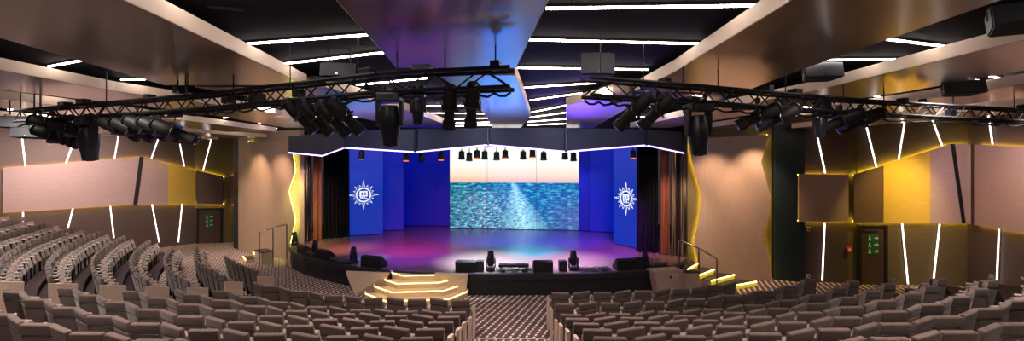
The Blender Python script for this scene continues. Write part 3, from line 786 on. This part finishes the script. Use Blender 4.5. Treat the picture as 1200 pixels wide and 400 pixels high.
nline = {}
def ceil_line(a, b, bay):
    p, q = Vector((a[0], a[1], ZB-.035)), Vector((b[0], b[1], ZB-.035)); c = (p+q)/2
    nline[bay] = nline.get(bay, 0)+1
    o = empty('ceiling_light_line', c, 0, f'white ceiling light line, {ORD[nline[bay]-1]} towards stage, {bay}', 'light line', 'white light lines on the ceiling')
    e = (q-p).normalized(); s = Vector((-e.y, e.x, 0))*.018; u = Vector((0, 0, .035))
    p, q = p-c, q-c
    MB().loft([p-s*.75, p+s*.75, q+s*.75, q-s*.75], [p-s*.75+u, p+s*.75+u, q+s*.75+u, q-s*.75+u]).build('channel', 'black', o)
    d = Vector((0, 0, -.02))
    MB().loft([p-s*.65+d, p+s*.65+d, q+s*.65+d, q-s*.65+d], [p-s*.7, p+s*.7, q+s*.7, q-s*.7]).build('diffuser', 'led', o)
def CL(x0, y0, x1, y1, bay):
    z = ZB-.05; p, q = W(x0, y0, (z-ZC)*F/(HZ-y0)), W(x1, y1, (z-ZC)*F/(HZ-y1)); ceil_line((p.x, p.y), (q.x, q.y), bay)
cb = 'right of the central ceiling panel'
for a in [((.45, 1.2), (2.4, 1.2)), ((.4, 3.0), (2.4, 3.0))]: ceil_line(*a, cb)
for a in [(640, 10.5, 890, 7), (617, 47, 824, 52), (607, 80, 760, 82), (615, 103, 702, 97.5), (621, 118, 682, 109.5), (623, 132, 668, 123), (621, 138, 668, 131.5), (619, 143, 668, 139.5), (618, 147, 668, 145)]: CL(*a, cb)
cb = 'left of the central ceiling panel'
for a in [((-3.3, 1.3), (-1.4, 1.2)), ((-3.35, 3.05), (-1.45, 3.0))]: ceil_line(*a, cb)
for a in [(200, -3, 400, -2), (283, 52.5, 434, 41), (330, 75.5, 450, 62), (418, 100, 500, 92), (446, 109, 530, 107), (474, 125, 562, 124), (500, 133, 570, 133.5), (516, 140, 573, 139), (526, 145, 575, 143.5), (530, 148, 578, 147)]: CL(*a, cb)
cb = 'between first and second bronze panels right'
for a in [((4.2, 3.2), (5.7, 3.5))]: ceil_line(*a, cb)
for a in [(1023, 44.5, 1129, 57.5), (945, 71, 1064, 70), (839, 97.5, 876, 104), (793, 110, 822, 113), (757, 124, 780, 130), (740, 137, 766, 138)]: CL(*a, cb)
cb = 'between second and third bronze panels right'
for a in [((7.7, 5.2), (8.9, 5.6))]: ceil_line(*a, cb)
for a in [(1153, 88.5, 1205, 99), (1008, 109, 1036, 115.5), (930, 123, 957, 128)]: CL(*a, cb)
cb = 'between third and fourth bronze panels right'
for a in [((11.2, 8), (12.2, 8.4)), ((10.4, 11), (11.5, 11.4)), ((9.4, 13.8), (10.9, 14))]: ceil_line(*a, cb)
cb = 'between first and second bronze panels left'
for a in [((-7.6, 4.6), (-5.4, 4.3))]: ceil_line(*a, cb)
for a in [(57, 78.5, 119, 67), (142, 94, 205, 92.5)]: CL(*a, cb)
for a in [((-6.3, 10.3), (-4.7, 10.0)), ((-6.3, 12.5), (-4.3, 12.3)), ((-6.1, 14.6), (-4.1, 14.4))]: ceil_line(*a, cb)
cb = 'between second and third bronze panels left'
for a in [((-11.3, 6.5), (-9.4, 6.2)), ((-10.6, 9.8), (-8.7, 9.4))]: ceil_line(*a, cb)
for a in [(212, 130.5, 241, 122), (262, 138.5, 295, 135.5)]: CL(*a, cb)
for a in [((-9.8, 16.6), (-8.2, 16.4))]: ceil_line(*a, cb)
cb = 'between third and fourth bronze panels left'
for a in [((-15.4, 9.4), (-13.0, 9.2)), ((-14.8, 12.6), (-12.1, 12.2)), ((-13.7, 15.8), (-11.7, 15.4)), ((-12.4, 19), (-10.3, 18.8))]: ceil_line(*a, cb)
cb = 'between fourth and fifth bronze panels left'
for a in [((-19.2, 13.6), (-16.7, 13.3)), ((-17.8, 17.4), (-15.6, 17)), ((-16, 20.6), (-14.3, 20.2))]: ceil_line(*a, cb)

# ------------------------------------------------------------------ lighting trusses
def under_ceiling(p):
    for st_ in PLANKS:
        for (y0, a0, b0), (y1, a1, b1) in zip(st_, st_[1:]):
            if y0-.05 <= p.y <= y1+.05:
                f = (p.y-y0)/(y1-y0)
                if a0+(a1-a0)*f-.06 < p.x < b0+(b1-b0)*f+.06: return ZP
    return ZB
def truss(pts, label):
    pts = [Vector(p) for p in pts]; o = empty('lighting_truss', pts[0], 0, label, 'truss')
    loc = pts[0]; h = .11
    for a, b_ in zip(pts, pts[1:]):
        a, b_ = a-loc, b_-loc; t = (b_-a).normalized(); s = Vector((-t.y, t.x, 0)); up_ = Vector((0, 0, 1)); L = (b_-a).length
        ch = [s*h+up_*h, s*-h+up_*h, s*h-up_*h, s*-h-up_*h]
        for c in ch: MB().tube([a+c, b_+c], .027, 6).build('chord', 'black', o)
        n = int(L/.28); br = MB()
        for (c0, c1) in ((0, 1), (2, 3), (0, 2), (1, 3)):
            for i in range(n):
                p0 = a+t*(L*i/n); p1 = a+t*(L*(i+1)/n)
                br.tube([p0+ch[c0 if i % 2 else c1], p1+ch[c1 if i % 2 else c0]], .011, 5)
        br.build('lattice_bracing', 'black', o)
        for fr_ in (.12, .5, .88):
            p = a+t*L*fr_
            MB().tube([p+up_*h, p+up_*(under_ceiling(p+loc)-loc.z)], .009, 6).build('suspension_rod', 'black', o)
        for i in range(int(L/.6)):
            q0 = a+t*(L*(i+random.uniform(.2, .8))/int(L/.6))+s*random.uniform(-.05, .05)+up_*random.choice([h+.05, -h-.02, 0])
            MB().box(q0, (random.uniform(.1, .26), .14, random.uniform(.08, .14)), Matrix.Rotation(math.atan2(t.y, t.x), 3, 'Z'), .008, 1).build('junction_box', 'black_gloss', o)
        # draped power cable
        cb_ = [a+t*(L*i/24)-up_*(h+.05+.05*abs(math.sin(i*1.1)))+s*.05 for i in range(25)]
        MB().tube(cb_, .016, 5).build('cable', 'black', o)
    return o
ZTR = 5.36
truss([(.0, 4.95, ZTR), (-1.6, 5.3, ZTR), (-4.6, 6.7, ZTR), (-10.0, 8.75, ZTR)], 'long black lighting truss left of centre, curving over the left seats')
truss([(.95, 5.5, ZTR), (2.6, 6.1, ZTR), (6.0, 7.4, ZTR), (10.6, 8.75, ZTR)], 'long black lighting truss right of centre, curving over the right seats')

def dirmat(d):
    return Vector(d).normalized().to_track_quat('Z', 'Y').to_matrix()
def lathe(mb, prof, mt, seg=14):
    pts = []
    for z, r in prof:
        pts.append([mt @ Vector((r*math.cos(2*PI*k/seg), r*math.sin(2*PI*k/seg), z)) for k in range(seg)])
    v = [p for g in pts for p in g]; fs = []
    for i in range(len(prof)-1):
        for k in range(seg): fs.append((i*seg+k, i*seg+(k+1) % seg, (i+1)*seg+(k+1) % seg, (i+1)*seg+k))
    fs += [tuple(range(seg-1, -1, -1)), tuple(range((len(prof)-1)*seg, len(prof)*seg))]
    mb.add(v, fs); return mb
def profile_spot(p, d, s, label, drop=.2):
    """ellipsoidal spotlight hung from a clamp; p = centre of the barrel, d = beam direction"""
    p = Vector(p); top = Vector((p.x, p.y, p.z+drop+.12)); o = empty('profile_spotlight', top, 0, label, 'spotlight', 'black profile spotlights on the trusses')
    q = dirmat(d).to_4x4(); c = Vector((0, 0, -drop-.12)); mt = Matrix.Translation(c) @ q @ Matrix.Scale(s, 4)
    side_ = q.to_3x3() @ Vector((1, 0, 0))
    if abs(side_.z) > .5: side_ = q.to_3x3() @ Vector((0, 1, 0))
    b = lathe(MB(), [(-.30, .05), (-.30, .095), (-.16, .11), (-.02, .11), (.02, .085), (.20, .08), (.21, .10), (.33, .105), (.33, .09)], mt).build('barrel', 'black', o, True)
    lathe(MB(), [(.335, .085), (.345, .05)], mt).build('lens', 'lens', b)
    MB().box(tuple(mt @ Vector((0, 0, .0))), (.25*s, .25*s, .03*s), q.to_3x3(), .004, 1).build('shutter_gate', 'black_gloss', b)
    lathe(MB(), [(-.36, .07), (-.32, .1)], mt).build('lamp_cap', 'black_gloss', b)
    a1, a2 = c+side_*.13*s, c-side_*.13*s; u = Vector((0, 0, drop*.75))
    MB().tube([a1, a1+u, a2+u, a2], .013, 6).build('yoke', 'chrome', o)
    MB().tube([c+u, Vector((0, 0, .02))], .014, 6).build('stem', 'chrome', o)
    MB().box((0, 0, .0), (.05, .08, .09), None, .01, 1).build('clamp', 'black', o)
    return o
def moving_head(p, s, label, hang=False, rz=0, tilt=0, base_h=0.0, glow=False):
    o = empty('moving_head_light', p, rz, label, 'moving light', 'black moving head lights')
    f = -1 if hang else 1; T = lambda v: Vector((v[0], v[1], v[2]*f))*s
    b = MB().box(T((0, 0, .07)), (.36*s, .30*s, .14*s), None, .025*s, 2).build('base', 'black_gloss', o)
    MB().box(T((0, -.152, .07)), (.16*s, .006, .05*s)).build('display', 'led_blue' if glow else 'black', b)
    for sx in (-1, 1):
        MB().loft([T((sx*.15, -.07, .12)), T((sx*.20, -.07, .12)), T((sx*.20, .07, .12)), T((sx*.15, .07, .12))],
                  [T((sx*.165, -.05, .50)), T((sx*.205, -.05, .50)), T((sx*.205, .05, .50)), T((sx*.165, .05, .50))]).build('yoke_arm', 'black', o)
    mt = Matrix.Translation(T((0, 0, .44))) @ Matrix.Rotation(tilt, 4, 'X') @ Matrix.Scale(s, 4) @ (Matrix.Rotation(PI, 4, 'X') if hang else Matrix())
    h = lathe(MB(), [(-.26, .06), (-.25, .12), (-.1, .155), (.08, .15), (.24, .125), (.36, .115), (.36, .09)], mt, 16).build('head', 'black_gloss', o, True)
    lathe(MB(), [(.355, .09), (.375, .05)], mt, 16).build('lens', 'lens', h)
    for k in range(5):
        mm = mt @ Matrix.Translation((0, -.15, -.12+.045*k))
        MB().box(mm.translation, (.12*s, .012*s, .014*s)).build('vent_fin', 'black', h)
    if hang:
        for sx in (-.1, .1): MB().box((sx*s, 0, .03), (.05, .08, .1), None, .01, 1).build('clamp', 'black', o)
    return o
def tp(px, py):
    """distance of the truss line at picture column px"""
    L = [(-10.0, 8.75), (-4.6, 6.7), (-1.6, 5.3), (0, 4.95)] if px < 600 else [(.95, 5.5), (2.6, 6.1), (6.0, 7.4), (10.6, 8.75)]
    a = (px-HX)/F
    for (x0, y0), (x1, y1) in zip(L, L[1:]):
        # x = a*y
        den = (x1-x0)-a*(y1-y0); t = (a*y0-x0)/den
        if -.05 <= t <= 1.05: return y0+t*(y1-y0)
    return L[0][1] if px < 600 else L[-1][1]
def hung(px, dy=0): return tp(px, 0)+dy
PB = ZTR-.13
def spot_at(px, py, dirn, s, label):
    d = tp(px, 0)-.02; p = W(px, py, d); profile_spot(p, dirn, s, label, max(.12, PB-p.z-.12))
grp = [(352, 137), (371, 139), (391, 140), (406, 137)]
for i, (x, y) in enumerate(grp):
    spot_at(x, y, (.62, .25, -.75), .82, f'black profile spotlight, {ORD[i]} of four below the ceiling speaker left of centre')
for i, (x, y) in enumerate([(527, 127), (553, 124)]):
    spot_at(x, y, (-.1, .42, -.9), .78, f"black profile spotlight hung under the central panel, {['farther from', 'nearer to'][i]} the truss end")
for i, (x, y) in enumerate([(742, 131), (770, 131)]):
    spot_at(x, y, (-.62, .3, -.7), .9, f"black profile spotlight right of central panel, {['farther from', 'nearer to'][i]} the large moving light")
for i, (x, y) in enumerate([(888, 137), (911, 138)]):
    spot_at(x, y, (-.85, .25, -.45), .95, f"black profile spotlight above the right dark teal column, {['first', 'second'][i]} of the pair")
for i, (x, y) in enumerate([(984, 143), (1008, 142)]):
    spot_at(x, y, (-.88, .2, -.42), 1.05, f"long black profile spotlight above the right door, {['first', 'second'][i]} of the pair")
for i, (x, y) in enumerate([(140, 151), (156, 152), (172, 150), (189, 152), (205, 155)]):
    spot_at(x, y, (.88, .2, -.42), 1.02, f'black profile spotlight over the side seats, {ORD[i]} of five in a bank')
for i, (x, y) in enumerate([(62, 148), (84, 152), (66, 160)]):
    spot_at(x, y, (.92, .15, -.36), 1.15, f'long black profile spotlight at the left truss end, {ORD[i]} of three overlapping')
def head_at(px, ptop, s, label, rz=0, tilt=0):
    d = tp(px, 0); p = W(px, 0, d); moving_head((p.x, p.y, PB+.01), s, label, True, rz, tilt)
head_at(457, 0, .80, 'large black moving light hung under the truss left of the central blue panel', 0, R(5))
head_at(818, 0, .92, 'large black moving light hung under the truss over the right wavy panel', R(10), R(-4))
head_at(104, 0, .98, 'large black moving light at the end of the left truss among long spotlights', R(-25), R(4))
head_at(490, 0, .48, 'small black moving light between the large one and the central spotlights')
head_at(961, 0, .52, 'small black moving light under the truss below the square-fronted right speaker')
head_at(76, 0, .6, 'small black moving light hanging lowest at the left truss end')

# ceiling speakers
def speaker(p, wd, ht, rz, tilt, label):
    o = empty('ceiling_speaker', p, rz, label, 'speaker', 'black speakers hung from the ceiling')
    q = Matrix.Rotation(tilt, 4, 'X'); dp = ht*1.1
    b = MB(); f = [Vector((x, -dp/2, z)) for x, z in ((-wd/2, -ht/2), (wd/2, -ht/2), (wd/2, ht/2), (-wd/2, ht/2))]
    k = [Vector((x*.66, dp/2, z*.8)) for x, z in ((-wd/2, -ht/2), (wd/2, -ht/2), (wd/2, ht/2), (-wd/2, ht/2))]
    b.loft([q @ v for v in f], [q @ v for v in k])
    bmesh.ops.bevel(b.bm, geom=b.bm.edges[:], offset=.015, segments=2, affect='EDGES')
    c = b.build('cabinet', 'black', o, True)
    g = MB(); n = 8
    a0 = [q @ Vector((-wd*.48+wd*.96*i/n, -dp/2-.01-.03*math.sin(PI*i/n), -ht*.46)) for i in range(n+1)]
    a1 = [v+(q @ Vector((0, 0, ht*.92))) for v in a0]; bk_ = q @ Vector((0, .03, 0))
    g.strip(a0, a1, [v+bk_ for v in a0], [v+bk_ for v in a1]).build('grille', 'grille', o, True)
    MB().box(q @ Vector((0, -dp/2-.045, -ht*.36)), (.03, .006, .02), q.to_3x3()).build('badge', 'chrome', o)
    for sx in (-1, 1):
        MB().tube([Vector((sx*wd*.42, 0, 0)), Vector((sx*wd*.42, 0, ht*.7)), Vector((sx*wd*.3, 0, ht*.75)), Vector((sx*wd*.3, 0, max(ht*.8, under_ceiling(Vector((p[0], p[1], 0)))-p[2])))], .014, 6).build('bracket', 'black', o)
    return o
def sp_at(px, py, d, wpx, hpx, rz, tilt, label):
    p = W(px, py, d); speaker(tuple(p), wpx/F*d, hpx/F*d, rz, tilt, label)
sp_at(398, 86, 6.2, 40, 17, R(8), R(-12), 'black ceiling speaker left of the central panel above four spotlights')
sp_at(698, 79, 6.4, 40, 26, 0, R(-4), 'square-fronted black ceiling speaker right of the central panel above the truss gap')
sp_at(960, 86, 6.9, 42, 18, R(-8), R(-12), 'black ceiling speaker above the truss over the right square wall panel')
sp_at(1125, 105, 7.4, 42, 15, R(-12), R(-14), 'black ceiling speaker near the right truss end')
sp_at(1190, 22, 4.6, 56, 32, R(-25), R(-14), 'black ceiling speaker in the upper corner of the photo, nearest the right wall')
sp_at(264, -2, 4.6, 56, 22, R(15), R(-14), 'black ceiling speaker at the top edge, left of the central panel')
sp_at(26, 145, 9.2, 36, 14, R(20), R(-10), 'black ceiling speaker at the left truss end, upper of two')
sp_at(36, 157, 9.2, 30, 12, R(20), R(-10), 'black ceiling speaker at the left truss end, lower of two')
sp_at(213, 106, 7.0, 14, 9, R(10), 0, 'little black speaker box hung above the left truss')

# ------------------------------------------------------------------ things on the stage front
def wedge(p, rz, s, label, wd=.62):
    o = empty('stage_monitor', p, rz, label, 'stage monitor', 'black wedge monitors along the stage front')
    pr = [(-.2, 0), (.2, 0), (.24, .12), (-.06, .38), (-.2, .34)]
    b = MB().loft([Vector((-wd/2, y, z))*s for y, z in pr], [Vector((wd/2, y, z))*s for y, z in pr])
    bmesh.ops.bevel(b.bm, geom=b.bm.edges[:], offset=.015*s, segments=2, affect='EDGES'); b.build('cabinet', 'black', o, True)
    q = [(.228, .14), (-.045, .375)]
    g = MB().loft([Vector((-wd*.45, y+.01, z+.012))*s for y, z in q]+[Vector((-wd*.45, y-.01, z-.012))*s for y, z in q[::-1]],
                  [Vector((wd*.45, y+.01, z+.012))*s for y, z in q]+[Vector((wd*.45, y-.01, z-.012))*s for y, z in q[::-1]]); g.build('grille', 'grille', o)
    MB().box((.0, -.203*s, .22*s), (.05, .008, .05), None, .002, 1).build('badge', 'chrome', o)
    for sx in (-1, 1): MB().box((sx*(wd/2+.002)*s, .0, .16*s), (.012, .12, .05), None, .003, 1).build('handle', 'black_gloss', o)
    return o
def floor_box(p, s, rz, label, m='black'):
    o = empty('equipment_box', p, rz, label, 'box', 'small black boxes on the stage front')
    MB().box((0, 0, s[2]/2), s, None, .015, 2).build('body', m, o)
    MB().box((0, -s[1]/2-.004, s[2]*.5), (s[0]*.7, .008, s[2]*.7)).build('face', 'grille', o)
    MB().box((0, 0, s[2]+.008), (s[0]*.5, s[1]*.3, .016), None, .003, 1).build('handle', 'black_gloss', o)
def cables(p, wd, rz, label, n=10):
    o = empty('cable_pile', p, rz, label, 'cables', 'cable runs along the stage front')
    for k in range(n):
        y0 = random.uniform(-.12, .12); z0 = .025+.02*(k % 4); ph = random.random()*6
        pts = [(-wd/2+wd*i/18, y0+.09*math.sin(i*.9+ph), z0+.035*abs(math.sin(i*.7+ph))) for i in range(19)]
        MB().tube(pts, .014, 5).build('cable', 'cable' if k % 2 else 'black', o, True)
    for k in range(3):
        x = -wd*.3+wd*.3*k
        MB().box((x, 0, .05), (.16, .12, .09), None, .01, 1).build('connector_block', 'chrome' if k == 1 else 'black_gloss', o)
def sf(px, d): return (X_(px, d), d, SZ+.008)
def X_(px, d): return (px-HX)/F*d
def fy(x):
    for (a, b_) in zip(front, front[1:]):
        if a[0] <= x <= b_[0]: return a[1]+(b_[1]-a[1])*(x-a[0])/(b_[0]-a[0])
    return 16
def on_front(px, back=.45):
    d = 15.0
    for _ in range(30): d = fy(X_(px, d))+back
    return (X_(px, d), d, SZ+.008)
def heading_front(px):
    x = on_front(px)[0]; return math.atan2(fy(x+.3)-fy(x-.3), .6)
mons = [(357, 1, .9, 'black wedge monitor at the far curved stage end'), (381, 1, .95, 'black wedge monitor on the curved stage edge between two upright moving lights'),
        (438, 1, 1.05, 'black wedge monitor beside the head of the tan steps, on curved stage side'), (546, 0, 1.0, 'black wedge monitor just right of the tan steps'),
        (636, 0, 1.0, 'black wedge monitor straight above the centre aisle end'), (731, 0, 1.0, 'black wedge monitor near the boxed sign end of the stage front')]
for px, c, s_, lab in mons:
    wedge(on_front(px, .38), heading_front(px), s_, lab, .82 if c else .68)
heads = [(345.5, 'black moving light standing at the far tip of the curved stage front'), (369, 'black moving light standing on the curved stage side, second from the tip'),
         (414, 'black moving light standing on the stage edge left of the tan steps'), (575, 'black moving light standing between small box and long low unit, centre stage'),
         (672, 'black moving light standing on the stage front right of the centre aisle'), (756, 'black moving light standing by the striped curtain end of the stage front')]
for px, lab in heads: moving_head(on_front(px, .45), .86 if px > 560 and px < 700 else .76, lab, False, heading_front(px), R(-6), glow=False)
for px, lab in [(562.5, 'small black box between wedge monitor and moving light right of steps'), (659.5, 'small black box between centre wedge monitor and right moving light'), (748, 'small black box beside the wedge monitor near the boxed sign')]:
    floor_box(on_front(px, .4), (.27, .25, .36), heading_front(px), lab)
bu = empty('light_bar', on_front(602, .5), 0, 'long low black batten unit lying on the stage front at centre', 'light bar')
MB().box((0, 0, .16), (1.05, .16, .1), None, .015, 2).build('housing', 'black_gloss', bu)
for sx in (-.45, .45): MB().box((sx, 0, .06), (.08, .2, .12), None, .008, 1).build('foot', 'black', bu)
MB().box((0, .03, .215), (.98, .08, .015)).build('lens_strip', 'lens', bu)
for px, wd, lab, n in [(363, .9, 'tangle of cables on the far curved stage edge', 9), (399, 1.2, 'tangle of cables on the curved stage edge left of the steps', 12), (602, 1.2, 'thin cables in front of the long batten unit', 6),
                       (697, 1.1, 'black cable heap between right moving light and wedge monitor', 12), (772, .8, 'cables on the stage above the tan box with sticker', 10)]:
    cables(on_front(px, .25), wd, heading_front(px), lab, n)

# ------------------------------------------------------------------ lights
def area(p, size, e, rgb, d=(0, 0, -1), spread=180):
    l = bpy.data.lights.new('downlight', 'AREA'); l.shape = 'DISK'; l.size = size; l.energy = e; l.color = lin(rgb)[:3]; l.spread = R(spread)
    o = bpy.data.objects.new('downlight', l); COL.objects.link(o); o.location = p; o.rotation_euler = Vector(d).to_track_quat('-Z', 'Y').to_euler(); return o
def spot(p, to, e, rgb, ang=40, blend=.6, r=.08):
    l = bpy.data.lights.new('stage_or_added_spot', 'SPOT'); l.energy = e; l.color = lin(rgb)[:3]; l.spot_size = R(ang); l.spot_blend = blend; l.shadow_soft_size = r
    o = bpy.data.objects.new('stage_or_added_spot', l); COL.objects.link(o); o.location = p
    o.rotation_euler = (Vector(to)-Vector(p)).to_track_quat('-Z', 'Y').to_euler(); return o
WARM = (255, 240, 229)
for x, y in [(-6.7, 1), (-2.5, 0), (1.4, 0), (5, 1), (8.2, 3), (-10.5, 3), (-6.6, 6), (-2.4, 8.6), (1.6, 8.4), (4.9, 5.5), (8, 7.5), (11.2, 8.2), (-10.4, 8), (-14.2, 8.5), (-14.2, 13), (-18, 14), (-10.2, 13.5),
             (-6.3, 11), (-15.2, 18.5), (5, 11), (8.8, 12), (-11.5, 17)]:
    area((x, y, ZB-.08), .35, 54 if x > 0 else 76, WARM, spread=125)
# warm washes onto the beige wavy panels
for x in (7.7, 9.2): spot((x, 15.3, 5.7), (x, 16.6, 2.6), 260, (255, 214, 180), 75, .9)
for x, y in ((-12.9, 20.3), (-11.3, 19.3)): spot((x+.5, y-.6, 5.7), (x, y+1.0, 2.6), 260, (255, 214, 180), 75, .9)
# yellow washes on the wall panels
spot((13.9, 13.2, 5.8), (14.0, 15.6, 3.0), 420, (255, 218, 110), 62, .9)
spot((-17.4, 21.6, 5.8), (-18.9, 23.0, 3.0), 620, (255, 218, 110), 64, .9)
# rose-white washes on the long panels
spot((-17.5, 17.0, 5.6), (-20.8, 21.0, 3.2), 720, (255, 226, 222), 90, .9)
spot((-18.5, 14.5, 5.6), (-22.6, 18.6, 3.2), 480, (255, 226, 214), 80, .9)
spot((13.2, 11.2, 5.6), (16.0, 14.0, 3.2), 450, (255, 222, 224), 80, .9)
# coloured stage beams
Z4 = 4.1
for p, to, e, c, a in [((-5.0, 16.2, Z4), (-4.2, 19.8, SZ), 1050, (240, 60, 160), 80), ((-3.4, 15.8, Z4), (-4.0, 17.6, SZ), 1250, (150, 60, 235), 84), ((4.4, 16.2, Z4), (3.9, 19.0, SZ), 1700, (150, 50, 220), 84),
                       ((-1.0, 15.5, Z4), (-.9, 16.2, SZ), 3600, (214, 240, 255), 70), ((1.7, 15.5, Z4), (2.2, 16.2, SZ), 2400, (226, 205, 255), 66), ((.8, 15.8, Z4), (.9, 18.2, SZ), 3200, (0, 200, 255), 44),
                       ((-6, 16.6, Z4), (-5.5, 17.0, SZ), 900, (0, 190, 255), 26), ((-7.5, 17.6, Z4), (-7.6, 18.8, SZ), 700, (255, 180, 150), 60), ((-1, 18, Z4), (-1, 23.0, SZ), 2600, (20, 50, 255), 90), ((2.5, 18, Z4), (2.5, 22.5, SZ), 2400, (30, 40, 255), 90)]:
    spot(p, to, e, c, a, 1.0, .15)
# added lamps in mid-air that tint the ceiling panels violet and blue
for p, to, e, c, a in [((-2.6, 14.0, 3.4), (-3.3, 12.0, ZP), 420, (110, 110, 255), 72), ((-4.8, 13.6, 3.2), (-4.4, 9.6, ZP), 420, (0, 150, 255), 36), ((-.3, 13.8, 3.2), (-.2, 10.6, ZP), 700, (30, 120, 255), 46),
                       ((2.2, 14.0, 3.4), (2.1, 11.2, ZP), 1700, (100, 70, 255), 50), ((5.2, 13.6, 3.2), (5.0, 13, ZP), 200, (120, 90, 255), 62),
                       ((-2.6, 14, 3.4), (-1.1, 5.3, ZP), 170, (130, 100, 255), 16), ((1.6, 14, 3.4), (-.2, 5.2, ZP), 190, (30, 130, 255), 12)]:
    spot(p, to, e, c, a, 1.0, .8)
spot((-3.2, 11.5, 5.6), (-3.2, 14.0, .3), 260, (255, 226, 140), 30, .8)  # added lamp that warms the main stage steps
# added lamps that brighten the curtains and fascia
spot((5.6, 15.2, 4.6), (6.5, 17.5, 2.2), 240, (255, 226, 200), 66, .8)
spot((-8.4, 18.0, 4.6), (-10.0, 20.8, 2.2), 240, (255, 226, 205), 66, .8)
for x, y in ((-6.5, 11.6), (-1.8, 10.6), (3.2, 10.6)): spot((x, y, 5.5), (x+.2, 15.4, 5.2), 150, (190, 200, 255), 110, .9)
# added lamp that rakes down the yellow-green reveal beside the striped curtain
spot((-9.55, 18.7, 4.6), (-9.85, 19.8, 2.4), 260, (232, 246, 110), 60, .8)
